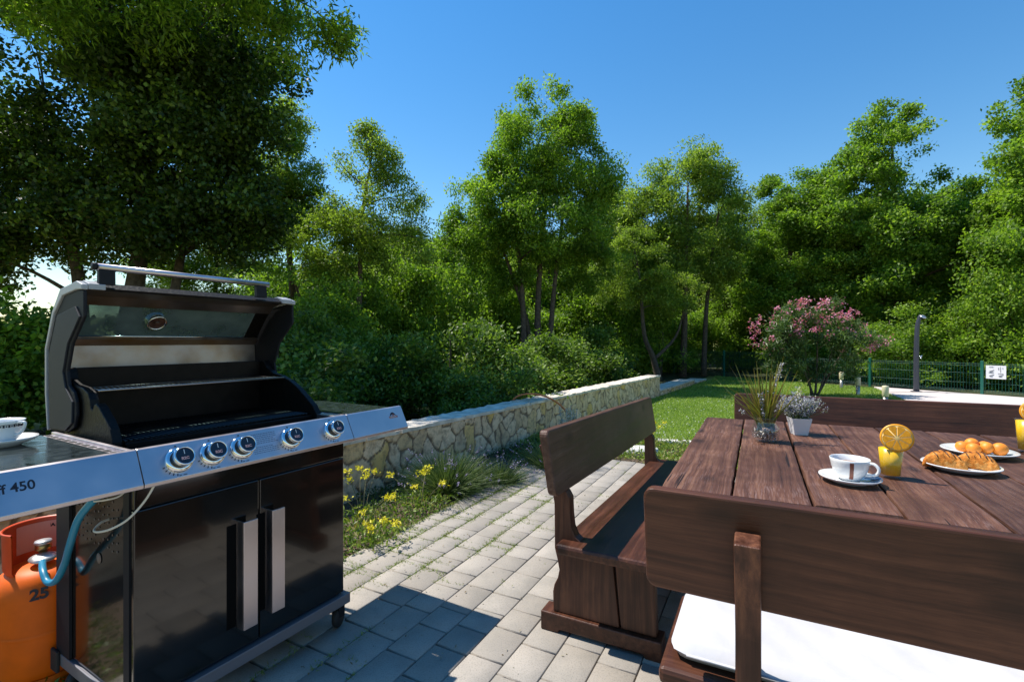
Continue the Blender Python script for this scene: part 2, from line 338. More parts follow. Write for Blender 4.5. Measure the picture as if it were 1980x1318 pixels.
SOIL = ground_mat('bed_soil', [(.35, (.05, .035, .022)), (.5, (.11, .08, .055)), (.65, (.2, .15, .11))], 5, 60)
LAWN = ground_mat('lawn_soil', [(.35, (.06, .11, .016)), (.5, (.10, .17, .025)), (.65, (.15, .22, .04))], 1.2, 90)
FIELD = ground_mat('dry_field', [(.35, (.12, .15, .03)), (.5, (.27, .26, .06)), (.65, (.36, .31, .10))], .3, 4)
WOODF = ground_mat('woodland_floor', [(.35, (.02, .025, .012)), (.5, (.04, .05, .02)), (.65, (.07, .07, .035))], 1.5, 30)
def stone_wall_mat():
    m, t, b = newmat('rubble_stone'); tc = t.nodes.new('ShaderNodeTexCoord'); at = t.nodes.new('ShaderNodeAttribute'); at.attribute_name = 'tint'; jt = t.nodes.new('ShaderNodeAttribute'); jt.attribute_name = 'joint'
    col = ramp(t, at.outputs['Fac'], [(0, (.60, .41, .23)), (.3, (.76, .54, .33)), (.55, (.84, .62, .40)), (.8, (.70, .51, .33)), (.93, (.74, .47, .14)), (1, (.60, .45, .31))])
    n3 = t.nodes.new('ShaderNodeTexNoise'); n3.inputs['Scale'].default_value = 11; n3.inputs['Detail'].default_value = 9; n3.inputs['Roughness'].default_value = .7; t.links.new(tc.outputs['Object'], n3.inputs['Vector'])
    col = mixc(t, ramp(t, n3.outputs['Fac'], [(.36, (.7, .7, .7)), (.54, (0, 0, 0))]), col, (.19, .14, .09))
    col = mixc(t, ramp(t, jt.outputs['Fac'], [(.05, (0, 0, 0)), (.45, (.85, .85, .85))]), col, (.15, .105, .07)); t.links.new(col, b.inputs['Base Color']); b.inputs['Roughness'].default_value = .92
    n4 = t.nodes.new('ShaderNodeTexNoise'); n4.inputs['Scale'].default_value = 45; n4.inputs['Detail'].default_value = 6; t.links.new(tc.outputs['Object'], n4.inputs['Vector'])
    bp = t.nodes.new('ShaderNodeBump'); bp.inputs['Strength'].default_value = .7; bp.inputs['Distance'].default_value = .008; t.links.new(n4.outputs['Fac'], bp.inputs['Height']); t.links.new(bp.outputs[0], b.inputs['Normal']); return m
STONE = stone_wall_mat(); CORE = plain('mortar_core', (.3, .24, .17), .95, noise=.3, nscale=20, bump=.5)
CAPS = plain('limestone_cap', (.62, .55, .45), .9, noise=.3, nscale=9, bump=.6)

# ------------------------------------------------------------------ setting: ground, paving, bed, lawn, terrace
def sheet(name, pts, z, mat, sub=0):
    m = MB(); m.add([(x, y, z) for x, y in pts], [tuple(range(len(pts)))]); o = m.build(name, mat); tag(o, kind='structure')
    bm = bmesh.new(); bm.from_mesh(o.data); bmesh.ops.recalc_face_normals(bm, faces=bm.faces)
    if bm.faces[0].normal.z < 0: bmesh.ops.reverse_faces(bm, faces=bm.faces)
    bm.to_mesh(o.data); bm.free(); return o
tag(sheet('ground', [(-600, -300), (600, -300), (600, 700), (-600, 700)], -.07, FIELD), label=None)
WD = Vector((.542, .840)); WN = Vector((.840, -.542)); W0 = Vector((-1.427, 4.155))
def WP(t, d=0.0):  # point along the wall front, d metres in front of it
    p = W0 + WD * t + WN * d; return (p.x, p.y)
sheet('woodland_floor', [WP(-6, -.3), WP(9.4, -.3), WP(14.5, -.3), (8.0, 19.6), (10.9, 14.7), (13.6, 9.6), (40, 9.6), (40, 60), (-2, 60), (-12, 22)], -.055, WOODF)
# rising field far on the left
rs = random.Random(3); hv = []; hf = []; NX, NY = 24, 14
for j in range(NY):
    for i in range(NX):
        x = -150 + i * 6.0; y = 24 + j * 9.0; k = j / (NY - 1)
        hv.append((x * (1 + k), y, -.3 + 8.5 * k ** 1.1 + rs.uniform(-.1, .1)))
for j in range(NY - 1):
    for i in range(NX - 1): a = j * NX + i; hf.append((a, a + 1, a + NX + 1, a + NX))
m = MB(); m.add(hv, hf, True); tag(m.build('hill', FIELD), kind='structure')
BE = -2.353
sheet('planting_bed', [AB(-2, BE), AB(5.46, BE), AB(5.46, 4.2), AB(6.55, 4.2), AB(6.55, -3.02), WP(3.4), WP(-5)], -.03, SOIL)
LAWN_POLY = [AB(6.55, -3.02), AB(6.55, 4.2), (8.2, 5.0), (8.2, 9.5), (8.97, 10.96), (10.7, 14.3), (8.05, 19.15), (7.2, 17.4), WP(13.2), WP(3.6)]
sheet('lawn', LAWN_POLY, -.02, LAWN)
m = MB(); dk = [(10.72, 14.32), (12.0, 12.02), (13.6, 9.1), (16, 4.8), (8.2, 4.8), (8.2, 9.5), (8.97, 10.96)]
m.prism(dk, -.05, .012, 'z', .004); tag(m.build('terrace', CONC), kind='structure')
sheet('joint_sand', [AB(-2.2, BE), AB(5.45, BE), AB(5.45, 4.2), AB(-2.2, 4.2)], -.012, SOIL)
# pavers
rp = random.Random(11); V = []; F = []; T = []
row = 0; b0 = BE
while b0 < 4.1:
    a0 = -1.6 - rp.random() * .3
    while a0 < 5.44:
        ln = rp.choice((.17, .17, .225, .255, .255)) if row else .255
        a1 = min(a0 + ln, 5.45)
        if a1 - a0 > .06:
            g = .0030 + rp.uniform(0, .0018); bv = .0032; z = rp.uniform(-.0012, .0012); tl = [rp.uniform(-.0012, .0012) for _ in range(4)]
            gb_ = g * .72; ga_ = g * 1.25; lo = [(a0 + ga_, b0 + gb_), (a1 - ga_, b0 + gb_), (a1 - ga_, b0 + .17 - gb_), (a0 + ga_, b0 + .17 - gb_)]
            jit = [(p[0] + rp.uniform(-.0012, .0012), p[1] + rp.uniform(-.0012, .0012)) for p in lo]
            ca = (a0 + a1) / 2; cb = b0 + .085; n = len(V)
            for (zz, ins) in ((-.03, 0), (-bv, 0), (0, bv)):
                for q, p in enumerate(jit):
                    pa = p[0] + (ins if p[0] < ca else -ins); pb = p[1] + (ins if p[1] < cb else -ins); x, y = AB(pa, pb); V.append((x, y, zz + z + tl[q]))
            for l in (0, 1):
                for q in range(4): F.append((n + l * 4 + q, n + l * 4 + (q + 1) % 4, n + l * 4 + 4 + (q + 1) % 4, n + l * 4 + 4 + q))
            F.append((n + 8, n + 9, n + 10, n + 11)); T += [rp.random()] * 9
        a0 = a1
    b0 += .17; row += 1
# orient all faces outwards
F = [f[::-1] for f in F]
pav = np_mesh('paving', V, F, PAVER, T); tag(pav, kind='structure')

# ------------------------------------------------------------------ stone walls
def wall(name, t0, t1, h, depth, label, front=0.0, step=.12, waves=.012, seed=1):
    rw = random.Random(seed); L = t1 - t0; root = empty(name, (*WP(t0, front), 0), math.atan2(WD.y, WD.x))
    m = MB(); nx = int(L / .1) + 1; capt = .035; hh = h - capt
    # rubble face: every stone a raised polygon between recessed joints
    rg = np.random.default_rng(seed); st = .017; nxx = int(L / st); nzz = max(2, int((hh + .05) / st)); z0_ = -.05
    gx_, gz_ = np.meshgrid(np.arange(nxx + 1) * L / nxx, z0_ + (hh - z0_) * np.arange(nzz + 1) / nzz, indexing='ij'); X_ = gx_.ravel(); Z_ = gz_.ravel()
    cw, ch = .20, .215; sx = []
    for i in range(-1, int(L / cw) + 3):
        for j in range(-1, int((hh - z0_) / ch) + 3): sx.append((i * cw + rg.uniform(-.5, .5) * cw, z0_ + (j + (.5 if i % 2 else 0)) * ch + rg.uniform(-.48, .48) * ch))
    sx = np.array(sx); wx_ = X_ + .012 * np.sin(Z_ * 31 + X_ * 9) + .008 * np.sin(X_ * 47); wz_ = Z_ + .012 * np.sin(X_ * 27 + 2); tint = np.zeros(len(X_)); edge = np.zeros(len(X_))
    for c0 in range(0, len(X_), 4000):
        xs_, zs_ = wx_[c0:c0 + 4000], wz_[c0:c0 + 4000]; near = np.abs(sx[:, 0][None] - xs_.mean()) < 1e9
        d = np.hypot(xs_[:, None] - sx[:, 0][None], (zs_[:, None] - sx[:, 1][None]) * .8); o_ = np.argpartition(d, 1, axis=1)[:, :2]; dd = np.take_along_axis(d, o_, 1); k_ = np.argmin(dd, 1)
        f1 = dd.min(1); f2 = dd.max(1); i1 = o_[np.arange(len(xs_)), k_]; tint[c0:c0 + 4000] = (i1 * .61803) % 1.0; edge[c0:c0 + 4000] = f2 - f1
    prof = np.clip((edge - .004) / .014, 0, 1); prof = prof ** .7
    Y_ = .016 - prof * (.015 + .010 * ((tint * 7.3) % 1.0)) + rg.uniform(-.0016, .0016, len(X_)) + .003 * np.sin(X_ * 60 + tint * 40) * prof
    Y_[(Z_ >= hh - 1e-6)] = .0; V_ = np.stack([X_, Y_, Z_], 1); I = np.arange(nxx)[:, None] * (nzz + 1) + np.arange(nzz)[None]; I = I.ravel(); F_ = np.stack([I, I + nzz + 1, I + nzz + 2, I + 1], 1)
    face = np_mesh('rubble_face', V_, F_, STONE, tint[F_[:, 0]], root, smooth=True); ja = face.data.attributes.new('joint', 'FLOAT', 'POINT'); ja.data.foreach_set('value', (1 - np.clip(edge / .016, 0, 1)).astype(np.float32))
    m.box(0, L, .018, depth, -.06, hh); m.build('core', CORE, root)
    # cap slabs laid end to end
    c = MB(); x = -.01
    while x < L:
        ln = min(rw.uniform(.35, .6), L - x + .01); n = 5; top = []; z0 = hh + .0005
        for e, yy in ((0, -.022), (1, depth + .015)):
            for q in range(n + 1):
                top.append((x + .003 + (ln - .006) * q / n, yy + rw.uniform(-.012, .012), z0 + capt + rw.uniform(-waves, waves) * .6))
        bot = [(p[0], p[1], z0) for p in top]; vs = top + bot; N = n + 1; fs = []
        for q in range(n):
            fs += [(q, q + 1, N + q + 1, N + q), (2 * N + q, 3 * N + q, 3 * N + q + 1, 2 * N + q + 1), (2 * N + q, 2 * N + q + 1, q + 1, q), (N + q, N + q + 1, 3 * N + q + 1, 3 * N + q)]
        fs += [(0, N, 3 * N, 2 * N), (n, 2 * N + n, 3 * N + n, N + n)]
        c.add(vs, fs); x += ln
    c.build('coping', CAPS, root); return tag(root, label=label, cat='wall')
wall('stone_wall', -4.5, 9.43, .502, .30, 'long low rubble stone wall with pale flat coping behind the flower bed', seed=2)
wall('stone_wall', 9.46, 13.3, .135, .46, 'very low stone wall continuing beyond the taller wall beside the lawn', front=.0, seed=5)
wall('stone_wall', 13.6, 15.0, .05, .5, 'flat ground level stone ledge at the far end of the lawn', front=.0, seed=6)

# ------------------------------------------------------------------ trees
def crown_points(lobes, n, rng, shell=.55):
    """cluster centres inside a union of ellipsoid lobes (cx,cy,cz,rx,ry,rz)"""
    vol = np.array([l[3] * l[4] * l[5] for l in lobes]) ** .75; vol = vol / vol.sum(); out = []
    for l, k in zip(lobes, rng.multinomial(n, vol)):
        # each lobe breaks up into boughs: small domed pads of foliage with gaps between them
        c = np.array(l[:3]); rad = np.array(l[3:6]) * .92; nb = max(5, int(k / 9)); d = unit(rng.normal(size=(nb, 3)))
        rr = (shell + (1 - shell) * rng.random(nb)) ** .7; bc = c + d * rr[:, None] * rad; bs = rng.uniform(.16, .36, nb) * min(1.7, rad.mean())
        pick = rng.choice(nb, k, p=bs ** 2 / (bs ** 2).sum()); q = unit(rng.normal(size=(k, 3))); q[:, 2] = q[:, 2] * .85 + .18
        far = rng.random(nb) < .16; bc[far] = c + (bc[far] - c) * rng.uniform(1.1, 1.32, (int(far.sum()), 1)); bs[far] *= .6
        out.append(bc[pick] + q * bs[pick][:, None] * rng.uniform(.5, 1.15, k)[:, None] * np.array([1.05, 1.05, .95]))
    return np.concatenate(out)
def tree(name, loc, lobes, stems, nclu, per, spread, leaf, mat, label, group, seed, rot=0.0, limbs=26, cat='tree', droop=.0, shell=.5, thr=.035, parent_label=None):
    rng = np.random.default_rng(seed); root = empty(name, loc, rot, label=label, cat=cat, group=group)
    C = crown_points(lobes, nclu, rng, shell)
    cnt = rng.integers(int(per * .5), int(per * 1.5), nclu); P = np.repeat(C, cnt, 0)
    sp = np.repeat(rng.uniform(.6, 1.3, nclu), cnt)[:, None] * spread
    off = rng.normal(size=P.shape); off = off / np.maximum(1, np.linalg.norm(off, axis=1, keepdims=True) / 1.9); off[:, 2] *= .8
    P = P + off * sp
    Vv, Ff = leaf_quads(P, rng, leaf[0], leaf[1], up=.7, droop=droop)
    tint = np.clip(np.repeat(rng.random(nclu), cnt) * .55 + rng.random(len(P)) * .45, 0, 1)
    np_mesh('crown', Vv, Ff, mat, tint, root)
    m = MB(); tips = []
    for st in stems:
        pts = smooth_curve([p[:3] for p in st], 4); n = len(pts)
        rad = [st[0][3] + (st[-1][3] - st[0][3]) * (i / (n - 1)) for i in range(n)]
        m.tube(pts, rad, 9); tips += [(pts[i], rad[i]) for i in range(int(n * .35), n)]
    idx = rng.choice(nclu, min(limbs, nclu), replace=False)
    for i in idx:
        c = Vector(C[i]); best = min(tips, key=lambda q: (q[0] - c).length + max(0, q[0].z - c.z + .3) * 1.6)
        a = best[0]; mid = a.lerp(c, .5) + Vector((rng.normal() * .12, rng.normal() * .12, .12 * (c - a).length))
        r0 = min(best[1] * .55, thr * (1 + .25 * (c - a).length)); m.tube(smooth_curve([a, mid, c], 3), [r0 * (1 - .12 * k) for k in range(7)], 5)
        for _ in range(2):
            e = c + Vector(rng.normal(size=3) * .2); m.tube([mid.lerp(c, .6), e], [r0 * .35, r0 * .12], 4)
    m.build('trunk', BARK, root); return root
def copy_tree(o, loc, rz, sc, label, group=None):
    c = o.copy(); COL.objects.link(c); c.location = loc; c.rotation_euler = (0, 0, rz); c.scale = (sc[0], sc[0], sc[1]); c['label'] = label
    if group: c['group'] = group
    for ch in o.children:
        d = ch.copy(); COL.objects.link(d); d.parent = c
    return c
GW = 'trees of the wood behind the garden'
def at(px, z, h=0.0): return ((px - 990) / 935 * z, z, h)
# centre tree with four stems
tree('tree', at(1040, 15), [(0, 0, 7.2, 1.5, 1.5, 1.75), (-1.2, 0, 5.6, 1.5, 1.5, 1.2), (1.0, .1, 6.3, 1.6, 1.4, 1.4), (.2, -.4, 4.6, 2.1, 1.5, 1.0), (-1.9, .1, 4.6, 1.1, 1.2, .8), (.9, 0, 7.7, .9, .9, .9), (1.7, 0, 5.1, .9, 1, .7), (-1.5, .2, 3.4, 1.0, .9, .8), (1.6, .2, 3.6, 1.0, .9, .9), (.2, .6, 3.6, 1.6, .9, .8)],
     [[(-.5, 0, -.1, .13), (-.45, 0, 2.2, .1), (-.7, 0, 5.2, .04)], [(.1, 0, -.1, .15), (.0, .1, 2.4, .12), (.3, 0, 6.6, .04)], [(.35, 0, -.1, .12), (.45, 0, 2.4, .1), (.9, .2, 6.2, .03)], [(-.1, .2, -.1, .12), (-.35, .2, 2, .1), (-1.3, 0, 4.8, .03)]],
     2500, 46, .155, (.105, .05), LEAF_A, 'tall dense green tree with several thin trunks rising over the middle of the stone wall', GW, 1)
# slender trees left of it
T2 = tree('tree', at(655, 12), [(.75, 0, 5.6, .75, .8, .9), (1.0, 0, 4.6, 1.25, 1.1, 1.0), (.1, 0, 4.3, .8, .8, .8), (1.3, .1, 3.6, 1.0, .9, .6), (.6, 0, 6.2, .45, .5, .45), (.2, .1, 3.3, 1.3, 1.0, .7), (-.9, .2, 3.9, .8, .8, .9)],
     [[(-.2, 0, -.1, .13), (.05, 0, 1.0, .11), (.45, .1, 2.0, .08), (.55, 0, 4.2, .05), (.8, 0, 5.8, .02)], [(.0, 0, .9, .07), (-.8, .1, 1.9, .05), (-1.2, 0, 3.2, .02)]],
     900, 40, .14, (.08, .038), LEAF_B, 'slender light green tree with a leaning trunk just right of the grill hood', GW, 2)
tree('tree', at(560, 13.5), [(0, 0, 7.3, .55, .6, 1.0), (.0, 0, 6.0, 1.0, .9, 1.1), (.2, 0, 4.7, 1.1, 1.0, 1.0), (-.7, 0, 5.2, .9, .9, .9)],
     [[(0, 0, -.1, .14), (.1, 0, 2.4, .1), (-.1, 0, 5.0, .06), (0, 0, 7.4, .02)]], 900, 42, .15, (.09, .042), LEAF_B, 'narrow pointed light green tree rising at the right edge of the big dark tree', GW, 3)
# big dark tree on the left
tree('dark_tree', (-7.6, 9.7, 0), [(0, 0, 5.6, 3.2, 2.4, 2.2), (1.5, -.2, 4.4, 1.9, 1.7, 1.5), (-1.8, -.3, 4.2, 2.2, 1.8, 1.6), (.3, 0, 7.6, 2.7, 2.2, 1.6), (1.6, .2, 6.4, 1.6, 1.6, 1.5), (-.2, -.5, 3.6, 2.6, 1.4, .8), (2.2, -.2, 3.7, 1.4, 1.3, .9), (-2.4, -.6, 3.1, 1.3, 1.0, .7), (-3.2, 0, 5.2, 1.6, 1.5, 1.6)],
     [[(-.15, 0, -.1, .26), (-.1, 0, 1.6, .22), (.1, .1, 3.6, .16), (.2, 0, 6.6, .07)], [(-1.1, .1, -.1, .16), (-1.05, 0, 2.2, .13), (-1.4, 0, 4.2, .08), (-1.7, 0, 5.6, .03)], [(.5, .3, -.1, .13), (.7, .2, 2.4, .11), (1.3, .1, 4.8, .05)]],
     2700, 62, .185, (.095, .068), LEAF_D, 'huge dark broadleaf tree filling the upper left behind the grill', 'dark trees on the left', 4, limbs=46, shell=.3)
# overhanging tree whose trunk stands outside the picture
tree('overhanging_tree', (-11.0, 7.8, 0), [(2.2, 0, 8.6, 3.0, 2.0, 1.9), (5.0, .2, 8.2, 2.1, 1.6, 1.6), (6.9, .5, 7.4, 1.1, 1.0, 1.0), (4.0, -.3, 6.7, 2.2, 1.2, .6), (7.4, .6, 6.7, .7, .6, .6), (.8, -.4, 6.0, 1.6, 1.2, .8)],
     [[(0, 0, -.1, .3), (.2, 0, 3, .26), (.9, 0, 5.6, .2), (2.8, 0, 7.3, .15), (5.2, .3, 7.8, .08), (7.0, .5, 7.3, .03)]],
     1500, 44, .2, (.14, .04), LEAF_A, 'narrow leaved tree overhanging the upper left corner with one thick bare limb', 'dark trees on the left', 5, limbs=44, droop=.6)
# wood to the right
TR = tree('tree', at(1330, 19), [(0, 0, 7.4, 1.7, 1.5, 1.5), (-1.2, 0, 6.0, 1.7, 1.4, 1.4), (1.1, 0, 6.4, 1.4, 1.4, 1.3), (0, 0, 4.9, 2.3, 1.5, 1.1), (.7, 0, 8.2, .9, .8, .7), (-1.3, 0, 3.8, 1.4, 1.2, .9), (1.3, .2, 4.0, 1.4, 1.2, 1.0)],
     [[(-.2, 0, -.1, .16), (-.1, 0, 3, .12), (0, 0, 7.4, .03)], [(.7, .2, -.1, .12), (.8, .1, 3, .09), (1.2, 0, 6.4, .03)], [(-1.1, .1, -.1, .12), (-1.0, 0, 3, .08), (-1.4, 0, 6, .03)]],
     1500, 42, .18, (.12, .058), LEAF_B, 'rounded mid green tree behind the end of the stone wall', GW, 6)
TO = tree('oak', at(1725, 18), [(0, 0, 8.6, 1.4, 1.3, 1.5), (-1.3, 0, 7.0, 1.7, 1.5, 1.3), (1.2, 0, 6.6, 1.5, 1.5, 1.3), (-.4, -.4, 5.2, 2.6, 1.8, 1.2), (-1.6, -.6, 3.7, 1.6, 1.4, .9), (1.3, -.5, 4.2, 1.6, 1.5, 1.0), (.5, 0, 9.6, .8, .8, .6), (-2.3, 0, 5.8, 1.2, 1.2, 1.0), (.2, -.9, 2.6, 2.0, 1.2, .8), (2.2, 0, 5.4, 1.0, 1.2, 1.0), (0, .4, 4.2, 2.2, 1.6, 1.4)],
     [[(0, 0, -.1, .22), (.1, 0, 3, .17), (0, 0, 8.6, .04)], [(.1, 0, 2.4, .12), (1.2, 0, 6.4, .04)], [(0, 0, 2.0, .12), (-1.8, 0, 5.6, .04)]],
     2300, 44, .17, (.13, .075), LEAF_A, 'tall bright green oak above the outdoor shower', GW, 7, limbs=34)
copy_tree(TO, at(1530, 19.5), 2.1, (.95, .80), 'broad oak behind the pink oleander, lower than its neighbours')
copy_tree(TO, at(2010, 15.6), 4.0, (1.0, 1.0), 'tall oak at the right edge of the picture with gaps of sky on its left')
copy_tree(TR, at(1190, 20.5), 1.2, (1.0, .88), 'mid green tree half hidden at the right side of the tallest middle tree')
copy_tree(TR, at(1440, 23), 2.6, (1.0, .92), 'dark green tree seen in the dip left of the oaks')
copy_tree(TO, at(1850, 22), 1.0, (1.1, .84), 'oak filling the gap between the shower oak and the rightmost oak')
copy_tree(TO, at(1620, 24), 5.2, (1.1, .82), 'oak standing furthest back above the oleander')
copy_tree(T2, at(760, 16), 1.4, (1.2, .8), 'thin tree low behind the slender leaning tree')
copy_tree(TR, at(880, 21), 3.3, (1.0, .62), 'low dark tree left of the tallest middle tree')
copy_tree(TR, at(690, 23), 4.4, (1.1, .60), 'low dark tree behind the slender light green trees')
copy_tree(TR, at(420, 19), .6, (1.1, .74), 'mid green tree behind the big dark tree and the hood')
copy_tree(TR, at(1040, 24), 5.0, (1.3, .72), 'dark tree seen through the stems of the tallest middle tree')
copy_tree(T2, at(1265, 17), 3.4, (1.0, .8), 'thin trunked young tree before the rounded tree by the wall end')
far = [(-24, 40, .55, 'far low tree on the skyline at the left edge'), (-31, 44, .6, 'farther low tree on the skyline at the left edge'), (-16, 36, .5, 'far tree seen under the big dark tree'), (-11, 30, .66, 'far tree seen through the left trunks'), (-6.5, 28, .8, 'far tree behind the grill hood'),
 (-2.6, 30, .9, 'far tree closing the gap between the slender trees'), (1.6, 29, .8, 'far tree behind the many stemmed tree, left one'), (4.6, 31, .85, 'far tree behind the many stemmed tree, right one'), (8.5, 30, .88, 'far tree above the end of the stone wall'), (12.6, 31, .9, 'far tree behind the dip in the treeline'),
 (17, 30, .9, 'far tree behind the broad oak'), (22, 29, .95, 'far tree behind the shower oak'), (27, 27, 1.0, 'far tree behind the rightmost oak')]
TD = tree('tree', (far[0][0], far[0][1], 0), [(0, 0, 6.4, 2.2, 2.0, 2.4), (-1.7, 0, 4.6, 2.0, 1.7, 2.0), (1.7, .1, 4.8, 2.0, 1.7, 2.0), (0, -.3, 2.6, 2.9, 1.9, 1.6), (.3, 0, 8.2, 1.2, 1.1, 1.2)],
     [[(0, 0, -.1, .22), (.1, 0, 3, .17), (0, 0, 8.0, .04)], [(.9, .2, -.1, .14), (1.0, .1, 3, .1), (1.5, 0, 5.4, .03)]], 2200, 44, .24, (.17, .10), LEAF_D, far[0][3], GW, 9, limbs=20, shell=.3)  # far trees take the dark leaf colours to imitate deep shade
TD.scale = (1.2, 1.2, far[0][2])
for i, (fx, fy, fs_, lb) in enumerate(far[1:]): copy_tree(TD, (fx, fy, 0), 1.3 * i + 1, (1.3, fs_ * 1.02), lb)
# understorey bushes
GB = 'bushes of the undergrowth behind the wall'
def bush(loc, r, h, seed, label, n=520, mat=None, leaf=(.085, .048), per=40):
    return tree('bush', loc, [(0, 0, h * .45, r, r * .8, h * .5), (-r * .5, 0, h * .35, r * .7, r * .6, h * .4), (r * .5, .1, h * .5, r * .6, r * .6, h * .42), (0, -.2, h * .2, r * 1.1, r * .8, h * .22)],
         [[(0, 0, -.1, .04), (.1, 0, h * .5, .02), (.1, 0, h * .85, .008)], [(-.1, 0, -.1, .03), (-.4 * r, 0, h * .6, .01)], [(.1, 0, -.1, .03), (.5 * r, 0, h * .65, .01)]],
         n, per, .15, leaf, mat or LEAF_U, label, GB, seed, limbs=14, cat='bush', shell=.35, thr=.016)
B1 = bush((-1.2, 8.6, 0), 1.2, 1.7, 21, 'leafy bush right behind the near part of the stone wall')
B2 = bush(at(590, 10.5), 1.5, 2.9, 22, 'tall sunlit bush at the right side of the grill hood', 800, LEAF_A)
B3 = bush((-8.0, 7.0, 0), 1.5, 2.15, 23, 'low sunlit bush at the left edge beside the grill', 700, LEAF_A, (.10, .065))
spots = [(B3, (-6.6, 8.6), 1.0, (1, .8), 'bright bush showing between the left tree trunk and the hood'), (B1, (-3.2, 6.6), 2.0, (1.1, .95), 'dark bush directly behind the right grill shelf'),
 (B1, (.3, 10.6), .5, (1.1, .9), 'dark leafy bush behind the middle of the wall'), (B1, (1.7, 12.6), 3.0, (1.0, .8), 'dark bush behind the bent hose on the wall'),
 (B2, at(720, 13.5)[:2], 1.2, (1.2, 1.35), 'bush under the slender leaning tree'), (B2, at(840, 14.5)[:2], 4.0, (1.25, 1.55), 'tall bush left of the many stemmed tree'),
 (B2, at(950, 17.5)[:2], 5.0, (1.4, 1.4), 'bush behind the foot of the many stemmed tree'), (B1, at(1120, 16)[:2], 5.5, (1.3, 1.1), 'bush right of the many stemmed tree'),
 (B2, at(1200, 19.5)[:2], 2.2, (1.3, 1.5), 'bush between thin trunks over the far wall'), (B2, at(1320, 22)[:2], .3, (1.3, 1.1), 'dark bush in the shade behind the wall end'),
 (B2, at(1420, 23)[:2], 3.7, (1.3, 1.2), 'dark bush left of the oleander'), (B2, at(1500, 22)[:2], 1.9, (1.3, 1.1), 'dark bush right behind the oleander'),
 (B2, at(1640, 18)[:2], 2.9, (1.1, .9), 'low oak scrub behind the path lights'), (B2, at(1720, 16)[:2], .9, (1.1, .85), 'sunlit scrub left of the shower'),
 (B2, at(1840, 15.5)[:2], 4.4, (1.1, .8), 'sunlit scrub behind the fence right of the shower'), (B2, (14.6, 13.4), 5.1, (1.2, 1.55), 'tall light green shrub at the right edge behind the fence'),
 (B1, at(650, 8.6)[:2], 4.0, (1.0, 1.1), 'dark bush above the right grill shelf and wall'), (B1, (-.2, 7.7), 1.1, (.8, .7), 'small dark bush hanging close to the wall coping'),
 (B2, at(560, 15)[:2], 2.0, (1.5, 1.5), 'bush behind the hood of the grill'), (B2, at(760, 19)[:2], 4.9, (1.6, 1.5), 'far bush closing the gap left of the tallest middle tree'),
 (B2, at(1080, 22)[:2], 1.4, (1.7, 1.5), 'far bush behind the stems of the many stemmed tree'), (B2, at(1250, 25)[:2], 2.4, (1.7, 1.6), 'far bush closing the gap over the wall end'),
 (B2, at(1600, 26)[:2], 3.4, (1.7, 1.7), 'far bush deep in the shade behind the oleander'), (B2, at(1760, 22)[:2], .4, (1.7, 1.6), 'far bush deep in the shade behind the shower'),
 (B2, at(1900, 20)[:2], 1.7, (1.6, 1.6), 'far bush deep in the shade behind the fence sign'), (B1, (-5.0, 9.4), 2.7, (1.4, 1.1), 'dark bush at the foot of the big dark tree')]
for o, p, rz, sc, lb in spots: copy_tree(o, (p[0], p[1], -.05), rz, sc, lb, GB)

# oleander
ol = tree('oleander', (7.6, 12.2, -.02), [(0, 0, 1.75, .9, .8, .6), (-.95, 0, 1.45, .55, .6, .5), (1.05, 0, 1.35, .6, .6, .45), (.45, 0, 1.9, .5, .5, .4), (-.5, 0, 1.95, .4, .4, .35), (.1, 0, 1.1, .9, .7, .4), (-1.0, 0, .95, .35, .4, .3), (.7, 0, .75, .6, .5, .35), (-.4, 0, .6, .7, .5, .3)],
     [[(0, 0, 0, .03), (-.3, 0, .8, .02), (-.7, 0, 1.4, .01)], [(.05, 0, 0, .03), (.1, 0, .9, .02), (.1, 0, 1.9, .01)], [(.1, 0, 0, .03), (.5, 0, .7, .02), (.9, 0, 1.4, .01)], [(-.05, 0, 0, .025), (-.05, .2, .9, .015), (-.2, .2, 1.8, .01)], [(.05, -.1, 0, .025), (.35, -.1, .9, .015), (.5, -.1, 1.7, .01)]],
     400, 32, .11, (.13, .026), OLEA, 'large loose oleander bush covered with pink blossom beside the path lights', None, 31, limbs=40, cat='shrub', thr=.012, droop=-.3)
rng = np.random.default_rng(8); lob = [(0, 0, 1.75, .95, .8, .65), (-.95, 0, 1.45, .6, .6, .5), (1.05, 0, 1.35, .65, .6, .45), (.45, 0, 1.9, .55, .5, .45), (-.5, 0, 1.95, .45, .4, .4)]; fc = []
for l in lob:
    q = unit(rng.normal(size=(26, 3))); q[:, 2] = q[:, 2] * .8 + .25; q = q[q[:, 1] < .35]; fc.append(np.array(l[:3]) + q * rng.uniform(.8, 1.12, (len(q), 1)) * np.array(l[3:]))
fc = np.concatenate(fc); fc = fc[rng.random(len(fc)) < .85]; P = np.repeat(fc, 22, 0) + rng.normal(size=(len(fc) * 22, 3)) * np.repeat(rng.uniform(.03, .075, len(fc)), 22)[:, None]
Vv, Ff = leaf_quads(P, rng, .05, .042, up=.2); f_o = np_mesh('blossom', Vv, Ff, PINK, rng.random(len(P)), ol)

